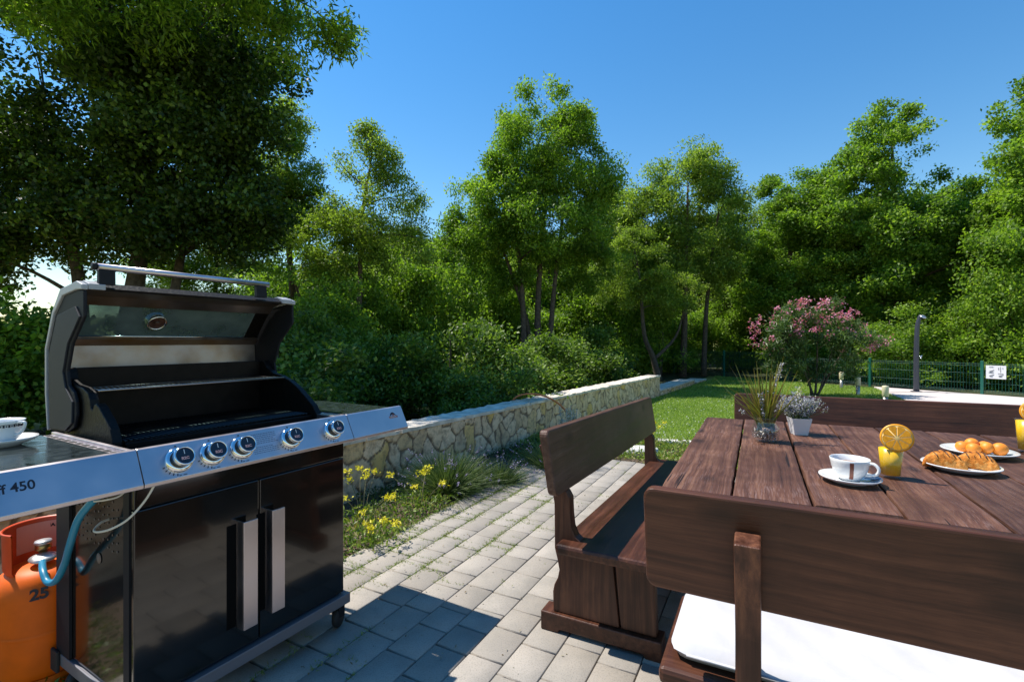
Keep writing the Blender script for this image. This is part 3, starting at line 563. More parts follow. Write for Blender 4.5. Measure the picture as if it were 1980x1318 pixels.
# ------------------------------------------------------------------ fence, shower, path lights, sign
def fence_panel(parent, p0, p1, h, z0):
    d = Vector((p1[0] - p0[0], p1[1] - p0[1], 0)); L = d.length; d.normalize(); nrm = Vector((-d.y, d.x, 0)); m = MB()
    P = lambda s, z, o=0: Vector((p0[0], p0[1], 0)) + d * s + nrm * o + Vector((0, 0, z0 + z))
    n = int(L / .06)
    for i in range(1, n):
        s = L * i / n; m.tube([P(s, .04), P(s, h)], .0032, 4, False)
    for z in (.06, .10, h * .35, h * .66, h - .08, h - .03):
        m.tube([P(.02, z, .006), P(L - .02, z, .006)], .0038, 4, False)
    return m
FR = empty('mesh_fence', (10.67, 14.42, 0)); FR.location = (0, 0, 0)
tag(FR, label='low green welded wire mesh fence with green posts along the terrace', cat='fence')
fd = Vector((1.215, -2.19)).normalized() * 2.51; fp = [Vector((10.69, 14.44)) + fd * k for k in range(-4, 4)]
for k in range(len(fp) - 1):
    hh = .80 if k > 2 else .95
    fence_panel(None, fp[k], fp[k + 1], hh, .012).build('wire_panel', GREENM, FR)
for k, p in enumerate(fp):
    m = MB(); ang = math.atan2(fd.y, fd.x); M = Matrix.Translation((p.x, p.y, 0)) @ Matrix.Rotation(ang, 4, 'Z'); m.box(-.03, .03, -.03, .03, -.05, .86 if k > 3 else 1.0, .006, M); m.build('post', GREENM, FR)
# sign on the fence
sx = fp[5] + fd * .03; sg = empty('fence_sign', (sx.x - .035, sx.y - .03, .42), math.atan2(fd.y, fd.x), label='square white notice with small pictograms hung on the green fence', cat='sign')
m = MB(); m.box(0, .37, -.006, 0, 0, .33, .002); m.build('plate', plain('white_enamel', (.75, .74, .76), .4), sg)
m = MB()
def stroke(pts, w_=.008): m.tube([(p[0], -.009, p[1]) for p in pts], w_ * .5, 5)
for (cx, cy) in ((.10, .19), (.10, .08), (.27, .08)):
    m = MB()
    stroke([(cx - .035, cy - .012), (cx + .035, cy + .016)], .014); stroke([(cx - .03, cy - .03), (cx + .03, cy - .03)], .006)
    m.lathe([(0, 0), (.009, 0), (.009, .002), (0, .002)], 10, (cx + .045, -.007, cy + .022), Matrix.Rotation(R(90), 4, 'X')); m.build('pictogram', INK, sg)
m = MB()
stroke([(.235, .28), (.235, .22)], .01); stroke([(.27, .30), (.27, .16)], .007); stroke([(.31, .29), (.31, .24)], .006); stroke([(.06, .29), (.14, .29)], .01)
for q in range(3): stroke([(.05, .14 + q * .008), (.15, .14 + q * .008)], .0025); stroke([(.22, .12 + q * .008), (.32, .12 + q * .008)], .0025)
m.build('print', INK, sg)
# shower
sh = empty('garden_shower', (10.77, 12.88, .012), R(10), label='dark grey curved garden shower column with a round head on the terrace', cat='outdoor shower')
m = MB(); m.tube(smooth_curve([(0, 0, 0), (0, 0, .8), (.01, 0, 1.35), (.035, 0, 1.75), (.075, -.02, 1.96), (.10, -.04, 2.03)], 6), [.066 - .024 * i / 30 for i in range(31)], 16); m.build('column', GREYP, sh)
m = MB(); m.lathe([(0, 0), (.085, .0), (.088, .012), (.05, .035), (0, .04)], 24, (.13, -.07, 1.985), Matrix.Rotation(R(38), 4, 'X')); m.build('shower_head', plain('grey_chrome', (.5, .5, .52), .3, .8), sh)
m = MB(); m.tube([(-.0, -.07, .93), (.0, -.13, .93)], .02, 12); m.tube([(.0, -.12, .93), (-.03, -.15, .88)], .012, 8); m.tube([(.0, -.12, .93), (.025, -.13, .97)], .012, 8); m.build('tap', CHROME, sh)
m = MB(); m.lathe([(0, 0), (.13, 0), (.13, .012), (.09, .02), (0, .02)], 24); m.build('base_plate', GREYP, sh)
m = MB(); m.prism([(-.9, -.1), (.6, -.1), (.6, -.07), (-.9, -.04)], .001, .004, 'z'); m.build('drain_slot', plain('rust_stain', (.2, .14, .1), .9), sh)
# path lights
GPL = 'path lights along the lawn edge'
for i, ((px, z, lb)) in enumerate(((1627, 14.3, 'farthest of the three small cream topped path lights, left of the others'), (1659, 12.3, 'middle of the three small cream topped path lights'), (1712, 9.95, 'nearest and rightmost of the three small cream topped path lights'))):
    r = empty('path_light', (*at(px, z)[:2], -.02), label=lb, cat='path light', group=GPL)
    m = MB(); m.lathe([(.045, 0), (.045, .24), (.0, .24)], 16); m.build('pole', plain('zinc', (.35, .34, .3), .35, .6), r)
    m = MB(); m.lathe([(.05, .24), (.058, .25), (.06, .44), (.055, .455), (.0, .465)], 18); m.build('lamp_shade', YEMIT, r)

# ------------------------------------------------------------------ grass, beds
def inside(P, poly):
    x, y = P[:, 0], P[:, 1]; c = np.zeros(len(P), bool); n = len(poly)
    for i in range(n):
        x0, y0 = poly[i]; x1, y1 = poly[(i + 1) % n]
        k = ((y0 > y) != (y1 > y)) & (x < (x1 - x0) * (y - y0) / (y1 - y0 + 1e-12) + x0); c ^= k
    return c
rng = np.random.default_rng(5)
z = 1 / (rng.uniform(1 / 19.5, 1 / 5.6, 420000)); x = rng.uniform(.0, 1.05, len(z)) * z; P = np.stack([x, z], 1); P = P[inside(P, LAWN_POLY)][:170000]
n = len(P); D = rng.normal(size=(n, 3)) * .45; D[:, 2] = 1; dist = P[:, 1]
patch = .5 + .5 * np.sin(P[:, 0] * 1.7 + 1.3 * np.sin(P[:, 1] * 1.1)) * np.cos(P[:, 1] * 1.3)
Vv, Ff = ribbons(np.c_[P, np.full(n, -.02)], D, rng.uniform(.02, .05, n) * (1 + .5 * patch), .003 + .00075 * dist, .25, rng, 2, .3)
tint = np.tile(np.clip(rng.random(n) * .7 + .25 * patch, 0, 1), 2)
tag(np_mesh('lawn_grass', Vv, Ff, GRASS, tint), label='short green lawn grass between the wall and the terrace', cat='grass', kind='stuff')
# white clover dots
k = rng.choice(n, 2600); Q = np.c_[P[k], rng.uniform(.015, .04, len(k))]; Vv, Ff = leaf_quads(Q, rng, .022, .022, up=2)
tag(np_mesh('clover_flowers', Vv, Ff, SILVER, rng.random(len(Q))), label='tiny white clover flowers dotted over the lawn', cat='clover', kind='stuff')

def to_xy(a, b, th=28.16):
    s, c = math.sin(R(th)), math.cos(R(th)); return a * s + b * c, a * c - b * s
# weeds growing in paving joints, mostly near the bed
rw = np.random.default_rng(12); pts = []
for _ in range(230):
    k = int(rw.exponential(2.4)); 
    if k > 14: continue
    bb = BE + .17 * k + (0 if k else .01); aa = rw.uniform(.5, 5.4) if rw.random() < .5 else rw.uniform(2.0, 4.2)
    ln = rw.uniform(.02, .12) * (1.3 if k < 5 else .6); q = int(60 * ln / .1 * (1 if k < 6 else .5)) + 8
    A = aa + rw.uniform(-ln, ln, q); Bq = bb + rw.normal(size=q) * (.006 + .007 * (k < 5)); pts.append(np.stack(to_xy(A, Bq), 1))
    if rw.random() < .35: pts.append(np.stack(to_xy(aa + rw.normal(size=q) * .006, bb + rw.uniform(0, .17, q)), 1))
P = np.concatenate(pts); n = len(P); D = rw.normal(size=(n, 3)) * .9; D[:, 2] = 1.0
Vv, Ff = ribbons(np.c_[P, np.full(n, -.004)], D, rw.uniform(.01, .032, n), .0042, .35, rw, 2, .2)
tag(np_mesh('joint_weeds', Vv, Ff, WEED, np.tile(rw.random(n), 2)), label='small green weeds and moss sprouting in the paving joints', cat='weeds', kind='stuff')

n = 420; A = rw.uniform(.4, 5.3, n); Bq = BE + .05 + rw.exponential(.9, n); k = Bq < 2.2; X, Y = to_xy(A[k], Bq[k]); n = int(k.sum())
Vv, Ff = leaf_quads(np.c_[X, Y, np.full(n, .004)], rw, .016, .008, up=6); LITT = leafmat('fallen_bits', [(.09, .06, .03), (.2, .15, .08), (.3, .28, .2), (.14, .17, .05)], .9, .05)
tag(np_mesh('fallen_bits', Vv, Ff, LITT, rw.random(n)), label='small dry leaves and petals fallen on the paving', cat='fallen leaves', kind='stuff')
# ground cover on the bed
def bed_xy(n, rg, t0=-2.5, t1=4.2):
    t = rg.uniform(t0, t1, n); wx, wy = W0.x + WD.x * t, W0.y + WD.y * t; s, c = math.sin(R(28.16)), math.cos(R(28.16))
    b_w = wx * c - wy * s; a_w = wx * s + wy * c; f = rg.random(n)
    # from the wall foot towards the paving edge
    b = b_w + .03 + (BE - b_w - .0) * f; return np.stack([a_w * s + b * c, a_w * c - b * s], 1), f, a_w
P, f, aw = bed_xy(20000, rw); keep = (np.sin(P[:, 0] * 5.1) + np.cos(P[:, 1] * 4.3) + rw.normal(size=len(P)) * .6 > .1) | ((aw < 3.3) & (f > .35)); P = P[keep]; n = len(P)
Q = np.c_[P, rw.uniform(-.02, .05, n)]; Vv, Ff = leaf_quads(Q, rw, .028, .013, up=.5, droop=-.7)
tag(np_mesh('ground_cover', Vv, Ff, COVER, np.clip(rw.random(n) * .55 + .5 * f[keep] ** 2, 0, 1)), label='low bright green ground cover along the edge of the flower bed', cat='ground cover', kind='stuff')
# dry leaf litter and chips near the paving edge
P, f, aw = bed_xy(2600, rw, -2, 4); P = P[f > .6]; n = len(P); Q = np.c_[P, rw.uniform(-.025, -.015, n)]
Vv, Ff = leaf_quads(Q, rw, .03, .02, up=3)
LIT = leafmat('dry_litter', [(.16, .08, .05), (.3, .17, .11), (.42, .33, .27), (.5, .45, .42)], .9, .05)
tag(np_mesh('leaf_litter', Vv, Ff, LIT, rw.random(n)), label='dry brown leaves and chips scattered at the edge of the bed', cat='leaf litter', kind='stuff')
# strip of low plants between paving end and lawn
n = 15000; A = rw.uniform(5.47, 6.7, n); Bq = rw.uniform(-2.9, 2.5, n); X, Y = to_xy(A, Bq); hgt = .04 + .05 * np.sin(A * 7 + Bq * 3) ** 2
Vv, Ff = leaf_quads(np.c_[X, Y, rw.uniform(-.02, 1, n) * hgt], rw, .045, .018, up=.3, droop=-.8)
tag(np_mesh('edging_plants', Vv, Ff, WEED, rw.random(n)), label='green and reddish rock plants between the paving and the lawn', cat='rock plants', kind='stuff')
def boulder(loc, sx_, sy_, sz_, rz, label, seed):
    rb = random.Random(seed); bm = bmesh.new(); bmesh.ops.create_icosphere(bm, subdivisions=3, radius=1)
    ph = [rb.uniform(0, 6) for _ in range(4)]
    for v in bm.verts:
        q = v.co; d = 1 + .10 * math.sin(q.x * 4 + ph[0]) + .08 * math.sin(q.y * 5 + ph[1]) * math.cos(q.z * 4 + ph[2]) + rb.uniform(-.02, .02)
        v.co = Vector((max(-.8, min(.8, q.x * d)) * sx_ * 1.2, q.y * d * sy_, max(-.6, min(.62, q.z * d)) * sz_ * 1.4))
    m = MB(); m.add([v.co.copy() for v in bm.verts], [[v.index for v in f.verts] for f in bm.faces]); bm.free()
    o = m.build('edging_stone', WHITES); o.location = loc; o.rotation_euler = (0, 0, rz); return tag(o, label=label, cat='stone', group='edging stones before the lawn')
boulder((2.16, 6.42, .0), .34, .07, .055, R(-20), 'long white edging stone at the near edge of the lawn', 1)
boulder((2.85, 6.13, .0), .3, .07, .05, R(-24), 'shorter white edging stone next to the table edge', 2)
boulder((1.55, 5.85, .02), .22, .11, .07, R(-10), 'grey white rounded stone beside the far post of the left bench', 3)

def flower_stems(root, n, rg, h, spread, lean, smat, fmat, fn, fs, fl, name_f='flowers', r=.0025):
    m = MB(); C = []
    for i in range(n):
        a = rg.uniform(0, 6.28); o = Vector((math.cos(a), math.sin(a), 0)) * spread * rg.random(); hh = h * rg.uniform(.6, 1.1); t = o * lean + Vector((rg.normal() * .03, rg.normal() * .03, hh))
        m.tube(smooth_curve([o * .4, o * .4 + Vector((t.x * .3, t.y * .3, hh * .5)), o * .4 + t], 3), r, 4, False); C.append(o * .4 + t)
    m.build('stems', smat, root); 
    for c in C:
        P = np.array([tuple(c)] * fn) + rg.normal(size=(fn, 3)) * np.array(fs); Vv, Ff = leaf_quads(P, rg, fl[0], fl[1], up=.3); np_mesh('flower_head', Vv, Ff, fmat, rg.random(fn), root)
def sedum(loc, n, h, spread, seed, label):
    rg = np.random.default_rng(seed); r = empty('yellow_stonecrop', loc, 0, label=label, cat='flowering plant', group='yellow stonecrop plants')
    flower_stems(r, n, rg, h, spread, 1.3, STEMC, YEL, 34, (.016, .016, .009), (.026, .012))
    P = rg.normal(size=(260, 3)) * np.array([spread * .8, spread * .8, .03]) + np.array([0, 0, .04]); P[:, 2] = np.abs(P[:, 2]); Vv, Ff = leaf_quads(P, rg, .05, .016, up=.2, droop=-.8); np_mesh('foliage', Vv, Ff, WEED, rg.random(260), r)
sedum((-1.12, 3.62, 0), 9, .34, .16, 41, 'yellow stonecrop clump nearest the right front edge of the grill')
sedum((-.95, 3.28, 0), 6, .15, .14, 42, 'low yellow stonecrop clump in front beside the grill corner')
sedum((-.76, 3.98, 0), 6, .30, .15, 43, 'yellow stonecrop in the shade at the left side of the lavender')
sedum((1.72, 6.3, 0), 14, .28, .2, 44, 'orange yellow stonecrop between the left bench and the lawn')
def lavender(loc, n, h, spread, seed, label, flowers=30, tilt=(0, 0), grp='lavender plants in the bed', mat=None):
    rg = np.random.default_rng(seed); r = empty('lavender', loc, 0, label=label, cat='lavender', group=grp)
    P = rg.normal(size=(n, 3)) * np.array([spread * .35, spread * .35, 0]); D = P * 3.2 / spread * .5 + np.array([tilt[0], tilt[1], .95]) + rg.normal(size=(n, 3)) * .22; Ls = rg.uniform(.45, 1.0, n) * h
    Vv, Ff = ribbons(P, D, Ls, .0055, .22, rg, 3, .3); np_mesh('foliage', Vv, Ff, mat or GREY_G, np.tile(rg.random(n), 3), r)
    k = rg.choice(n, flowers); tip = P[k] + unit(D[k]) * Ls[k][:, None] * 1.0 - np.array([0, 0, .2]) * Ls[k][:, None]
    Q = np.repeat(tip, 14, 0) + np.repeat(unit(D[k] * np.array([1, 1, .6])), 14, 0) * rg.uniform(-.03, .05, (flowers * 14, 1)) + rg.normal(size=(flowers * 14, 3)) * .004
    Vv, Ff = leaf_quads(Q, rg, .014, .009); np_mesh('flowers', Vv, Ff, LAV, rg.random(len(Q)), r); return r
lavender((-.58, 4.45, -.02), 2300, .52, .22, 51, 'largest lavender clump between the stone wall and the paving', 60, (.14, -.05))
lavender((-.12, 4.68, -.02), 800, .34, .17, 52, 'low dark lavender clump right of the largest one', 26, (.2, -.05))
lavender((.42, 5.30, -.02), 1000, .42, .22, 53, 'grey green lavender clump behind the corner of the left bench', 26, (.1, 0))
r = empty('silver_bush', (.72, 5.95, 0), 0, label='silvery white leaved plant sticking up behind the left bench backrest', cat='plant'); rg = np.random.default_rng(61)
m = MB(); C = []
for i in range(11):
    e = Vector((rg.uniform(-.16, .16), rg.uniform(-.1, .1), rg.uniform(.36, .56))); m.tube([(e.x * .2, e.y * .2, 0), (e.x * .8, e.y * .8, e.z * .6), e], .004, 5, False)
    for q in range(70): s_ = rg.uniform(.5, 1.0); C.append((e.x * s_ + rg.normal() * .012, e.y * s_ + rg.normal() * .012, e.z * s_ + rg.normal() * .01))
m.build('stems', SILVERP, r); Vv, Ff = leaf_quads(np.array(C), rg, .035, .012, up=.1, droop=-.6); np_mesh('foliage', Vv, Ff, SILVER, rg.random(len(C)), r)
# rusty hose bent over the wall
m = MB(); p = [(*WP(3.2, -.45), .34), (*WP(3.18, -.28), .555), (*WP(3.3, -.05), .60), (*WP(3.55, .12), .50), (*WP(3.75, .25), .30), (*WP(3.8, .35), .02)]
m.tube(smooth_curve(p, 6), .014, 8); tag(m.build('garden_hose', plain('orange_rubber', (.52, .17, .06), .6)), label='orange brown hose bent over the coping of the stone wall', cat='hose')

# ------------------------------------------------------------------ benches
TH = 26.87
def bench(name, a, b, rot, L, seatL, leg_off, label, drop=(0.0, 0.0), height=1.0, tilt_dir=-1):
    """local x along the seat, local y from the backrest to the table; drop = (ground drop at near end, at far end)"""
    x, y = AB(a, b, TH); root = empty(name, (x, y, 0), rot, label=label, cat='bench', group='dark brown wooden benches round the table')
    h2 = L / 2
    def sh(p):
        k = (p.x * tilt_dir + h2) / L; d = drop[0] + (drop[1] - drop[0]) * k; return Vector((p.x, p.y, (p.z - d * min(1.0, max(0, p.z) / .4))))
    m = MB(); m.box(-seatL / 2, seatL / 2, 0, .45, .392, .44, .014, fn=sh)
    m.build('seat', W_X, root)
    # backrest board leaning outwards, rounded corners
    m = MB(); H0, H1 = .668, .958; r_ = .028; poly = []
    for cx, cz, a0 in ((h2 - r_, H1 - r_, 0), (-h2 + r_, H1 - r_, 90), (-h2 + r_, H0 + r_, 180), (h2 - r_, H0 + r_, 270)):
        for k in range(5): an = R(a0 + 22.5 * k); poly.append((cx + r_ * math.cos(an), cz + r_ * math.sin(an)))
    def lean(p): q = Vector((p.x, p.y - (p.z - H0) * .16, p.z)); return sh(q)
    m.prism(poly, -.012, .03, 'y', .007, fn=lean); m.build('backrest', W_W if drop[1] > .05 else W_X, root)
    for sgn in (-1, 1):
        xc = sgn * (h2 - leg_off); x0, x1 = (xc - .03, xc + .03)
        up = [(-.04, .09), (-.042, .18), (-.035, .215), (-.018, .25), (-.010, .29), (-.02, .34), (-.033, .39), (-.035, .60), (-.052, .69), (-.115, .866),
              (-.050, .880), (-.018, .70), (-.0155, .665), (.045, .62), (.048, .56), (.058, .50), (.078, .465), (.110, .438)]
        up = [(-.04, .09), (-.042, .18), (-.035, .215), (-.018, .25), (-.010, .29), (-.02, .34), (-.033, .39), (-.035, .60), (-.052, .69), (-.115, .866),
              (-.054, .880), (-.0225, .70), (-.0140, .6665), (.024, .6650), (.042, .635), (.045, .56), (.052, .50), (.070, .46), (.095, .4425), (.095, .3895), (.245, .3895), (.275, .09)]
        m = MB(); m.prism(up, x0, x1, 'x', .005, fn=sh); lg = m.build('leg_post', W_Z, root)
        m = MB(); m.prism([(.281, .09), (.254, .3895), (.425, .3895), (.435, .09)], x0 + .002, x1 - .002, 'x', .005, fn=sh); m.build('leg', W_Z, root)
        f0, f1 = x0 - .022 * (1 if sgn < 0 else 1), x1 + .022
        m = MB(); m.prism([(-.095, 0), (-.01, 0), (.0, .018), (.38, .018), (.39, 0), (.46, 0), (.46, .088), (-.095, .088)], f0, f1, 'x', .006, fn=sh); m.build('foot', W_X, root)
    m = MB(); m.box(-h2 + leg_off + .06, h2 - leg_off - .06, .19, .225, .24, .34, .005, fn=sh); m.build('stretcher', W_X, root)
    return root
bench('wooden_bench', 3.145, -.812, R(180 + 90 - TH - 0.4), 2.30, 2.20, .16, 'dark brown wooden bench with its side to the stone wall, left of the table', (0, .085), tilt_dir=-1)
bench('wooden_bench', 1.395, .87, R(-TH - .6), 2.30, 2.24, .26, 'dark brown wooden bench nearest the camera, seen from behind, with a white cushion', (0, 0), tilt_dir=-1)
bench('wooden_bench', 4.47, .98, R(180 - TH), 2.30, 2.10, .22, 'dark brown wooden bench on the far side of the table with the lawn behind it', (.038, .034), tilt_dir=-1)
# cushion on the near bench
cu = empty('seat_cushion', (*AB(1.395, .87, TH), .441), R(-TH - .6), label='long thin white seat cushion on the bench nearest the camera', cat='cushion')
m = MB(); nx, ny = 90, 20; Lc = 2.0; xs = -1.10; vs = []; fs = []
for side in (1, -1):
    base = len(vs)
    for i in range(nx + 1):
        for j in range(ny + 1):
            u, v_ = i / nx, j / ny; e = min(min(u, 1 - u) * Lc, min(v_, 1 - v_) * .40) ; t = min(1, e / .035); hgt = .026 * math.sqrt(max(0, 1 - (1 - t) ** 2)) + (.0035 * math.sin(u * 31 + 2 * math.sin(v_ * 5)) * math.sin(v_ * 7 + u * 11) + .002 * math.sin(u * 90 + v_ * 14) if side > 0 else 0) * t
            X_ = xs + Lc * u; Y_ = .045 + .40 * v_
            cxr = max(0, .05 - min(u, 1 - u) * Lc); cyr = max(0, .05 - min(v_, 1 - v_) * .40)
            if cxr > 0 and cyr > 0:
                k_ = .29 * min(cxr, cyr); X_ += k_ * (1 if u < .5 else -1); Y_ += k_ * (1 if v_ < .5 else -1)
            vs.append((X_, Y_, .027 + side * hgt))
    for i in range(nx):
        for j in range(ny):
            a = base + i * (ny + 1) + j; q = (a, a + ny + 1, a + ny + 2, a + 1); fs.append(q if side > 0 else q[::-1])
m.add(vs, fs, True); m.build('cushion', CLOTH, cu)
m = MB(); m.tube([(xs + .05, .045, .027), (xs + Lc - .05, .045, .027)], .004, 6); m.build('piping', CLOTH, cu)

# ------------------------------------------------------------------ table
A0, A1, B0, PW, TZ = 1.96, 3.90, -.339, .256, .795
tb = empty('wooden_table', (*AB((A0 + A1) / 2, B0 + 4 * PW, TH), 0), R(-TH), label='large square dark brown plank table laid with breakfast', cat='table')
rt = random.Random(4); hl = (A1 - A0) / 2
for k in range(8):
    x0 = -4 * PW + k * PW + .004 + rt.uniform(0, .003); x1 = -4 * PW + (k + 1) * PW - .004 - rt.uniform(0, .003); e0, e1 = rt.uniform(-.012, .012), rt.uniform(-.012, .012); wz = rt.uniform(-.0015, .0015)
    bm = bmesh.new(); m = MB(); N = 20; vs = []
    for i in range(N + 1):
        y = -hl + e0 + (2 * hl - e0 + e1) * i / N; wob = [rt.uniform(-.0016, .0016) for _ in range(4)]
        ring = [(x0 + .006, TZ), (x1 - .006, TZ), (x1 - .0015, TZ - .002), (x1, TZ - .008), (x1, TZ - .055), (x0, TZ - .055), (x0, TZ - .008), (x0 + .0015, TZ - .002)]
        for q, (xx, zz) in enumerate(ring): 
            en = .003 if i in (0, N) and zz > TZ - .003 else 0
            vs.append((xx + wob[q % 4] * (1 if xx < (x0 + x1) / 2 else -1), y, zz + wz - en))
    n8 = 8; fs = [(i * n8 + q, i * n8 + (q + 1) % n8, (i + 1) * n8 + (q + 1) % n8, (i + 1) * n8 + q) for i in range(N) for q in range(n8)]
    fs = [f[::-1] for f in fs] + [tuple(range(n8)), tuple(N * n8 + q for q in range(n8))[::-1]]
    m.add(vs, fs); bm.free(); o = m.build('plank', W_T, tb)
    bm = bmesh.new(); bm.from_mesh(o.data); bmesh.ops.recalc_face_normals(bm, faces=bm.faces); bm.to_mesh(o.data); bm.free()
for yy in (-.62, .62):
    m = MB(); m.box(-.95, .95, yy - .045, yy + .045, TZ - .125, TZ - .0575, .006); m.build('crossbeam', W_X, tb)
for xx in (-.62, .62):
    m = MB(); m.box(xx - .04, xx + .04, -.26, .26, .075, TZ - .128, .008); m.build('leg', W_Z, tb)
    m = MB(); m.box(xx - .05, xx + .05, -.45, .45, 0, .073, .01); m.build('foot', W_X, tb)

# ------------------------------------------------------------------ things on the table
ZT = TZ + .002
def G(px, py, h=ZT): z = (1.36 - h) * 935 / (py - 659); return ((px - 990) / 935 * z, z)
def cup_saucer(name, x, y, z, rz, R1, label, stripe=True):
    r = empty(name, (x, y, z), rz, label=label, cat='cup and saucer', group='cups with saucers')
    k = R1 / .10
    m = MB(); m.lathe([(0, .004 * k), (.045 * k, .004 * k), (.05 * k, 0), (.056 * k, 0), (.06 * k, .006 * k), (.088 * k, .014 * k), (.1 * k, .022 * k), (.1 * k, .026 * k), (.086 * k, .019 * k), (.058 * k, .011 * k), (.0, .009 * k)], 48); m.build('saucer', CERAM, r)
    m = MB(); zc = .011 * k; pr = [(0, .0), (.03, 0), (.032, .004), (.038, .01), (.05, .025), (.058, .045), (.063, .068), (.065, .079), (.0635, .081), (.0615, .079), (.058, .062), (.048, .028), (.03, .012), (0, .008)]
    m.lathe([(a * k, b_ * k + zc) for a, b_ in pr], 48); c = m.build('cup', CERAM, r)
    m = MB(); m.tube(smooth_curve([(.056 * k, 0, zc + .070 * k), (.078 * k, 0, zc + .072 * k), (.092 * k, 0, zc + .055 * k), (.083 * k, 0, zc + .035 * k), (.05 * k, 0, zc + .026 * k)], 5), .0055 * k, 8); m.build('handle', CERAM, r)
    m = MB(); m.lathe([(0, zc + .060 * k), (.0565 * k, zc + .060 * k)], 32); m.build('coffee', plain('coffee_foam', (.33, .2, .12), .5), r)
    return r, k, zc
x, y = G(1643, 932); fa = math.atan2(-y, -x)  # direction to the camera
c1, k1, z1 = cup_saucer('coffee_cup', x, y, ZT, fa + R(70), .106, 'white coffee cup with a brown stripe on the wooden table beside the orange juice')
m = MB(); a0 = R(-70) - R(-8); ph0 = R(-70 + 6)
for (p0, p1) in (((.0385, .0105), (.0655, .079)),):
    prf = [(.0388, .010), (.0508, .025), (.0587, .045), (.0637, .068), (.0648, .074)]; vs = []; n = 4
    for (rr, zz) in prf:
        for q in range(n + 1): an = ph0 + (q / n - .5) * .012 / rr * 1.0; vs.append(((rr + .0006) * k1 * math.cos(an), (rr + .0006) * k1 * math.sin(an), zz * k1 + z1))
    fs = [(j * (n + 1) + q, j * (n + 1) + q + 1, (j + 1) * (n + 1) + q + 1, (j + 1) * (n + 1) + q) for j in range(len(prf) - 1) for q in range(n)]; m.add(vs, fs, True)
m.build('stripe', BROWN, c1)
sp = empty('sugar_packet', (x + .074, y - .028, ZT + .0225), R(25), label='blue and white sugar packet leaning on the saucer of the striped cup', cat='sugar packet')
m = MB(); m.box(-.028, .028, -.018, .018, 0, .004, .0015); o = m.build('paper', plain('blue_paper', (.12, .24, .42), .5), sp)
m = MB(); [m.box(-.028 + q * .012, -.023 + q * .012, -.0182, .0182, .0038, .0046) for q in range(3)]; m.build('stripes', plain('white_paper', (.7, .7, .7), .6), sp); sp.rotation_euler = (R(-8), R(4), R(25))

def orange_slice(r, z, face, rad, M):
    m = MB(); T_ = M
    m.lathe([(rad * .9, -.0035), (rad, -.0025), (rad, .0025), (rad * .9, .0035)], 40, (0, 0, 0), T_); m.build('rind', plain('orange_rind', (.85, .34, .01), .45, noise=.1, nscale=80), r)
    m = MB(); m.lathe([(0, -.0030), (rad * .93, -.0030), (rad * .93, .0030), (0, .0030)], 40, (0, 0, 0), T_); pith = m.build('pith', plain('orange_pith', (.9, .60, .2), .6), r)
    m = MB()
    for k in range(9):
        a = 2 * math.pi * k / 9; da = math.pi / 9 * .955; P_ = []
        for (rr, aa) in ((.14, 0), (.5, -da * .82), (.80, -da * .94), (.85, -da * .5), (.86, 0), (.85, da * .5), (.80, da * .94), (.5, da * .82)):
            P_.append((rr * rad * math.cos(a + aa), rr * rad * math.sin(a + aa)))
        for sd in (1, -1):
            vs = [T_ @ Vector((p[0], p[1], sd * .0037)) for p in P_] + [T_ @ Vector((p[0], p[1], sd * .0028)) for p in P_]
            n = len(P_); f = [tuple(range(n))] + [(i, (i + 1) % n, n + (i + 1) % n, n + i) for i in range(n)]; m.add(vs, f)
    m.build('segments', plain('orange_flesh', (.93, .35, .004), .3, noise=.2, nscale=120), r)
def juice(px, py, hgt, label, slice_dx, rad=.045):
    x, y = G(px, py); fa = math.atan2(-y, -x); r = empty('juice_glass', (x, y, ZT), 0, label=label, cat='glass of juice', group='glasses of orange juice')
    m = MB(); b = rad * .78; m.lathe([(0, 0), (b, 0), (b + .001, .004), (rad, hgt), (rad - .0016, hgt + .0006), (rad - .0024, hgt - .001), (b - .002, .012), (0, .010)], 40); m.build('glass', TGLASS, r)
    m = MB(); m.lathe([(0, .0125), (b - .0025, .0125), (b + (rad - b) * .9 - .0028, hgt * .95), (0, hgt * .95)], 36); m.build('juice', JUICE, r)
    s = empty('orange_slice', (0, 0, 0)); bpy.data.objects.remove(s)
    # slice standing on the rim, facing the camera
    rs_ = .056; off = Vector((math.cos(fa + math.pi / 2) * slice_dx, math.sin(fa + math.pi / 2) * slice_dx, 0)) + Vector((math.cos(fa), math.sin(fa), 0)) * (rad * .75)
    sl_ = empty('orange_slice', (x + off.x, y + off.y, ZT + hgt + rs_ * .80), 0, label='round orange slice on the rim of the ' + ('glass at the right edge' if 'right edge' in label else 'glass beside the coffee cup'), cat='orange slice', group='orange slices on the glasses')
    M = Matrix.Rotation(fa + R(8), 4, 'Z') @ Matrix.Rotation(R(84), 4, 'Y'); orange_slice(sl_, 0, 0, rs_, M); return r
juice(1722, 922, .125, 'glass of orange juice with a slice of orange, beside the striped coffee cup', .020)
juice(1988, 873, .165, 'tall glass of orange juice cut by the right edge of the picture', .024, .05)

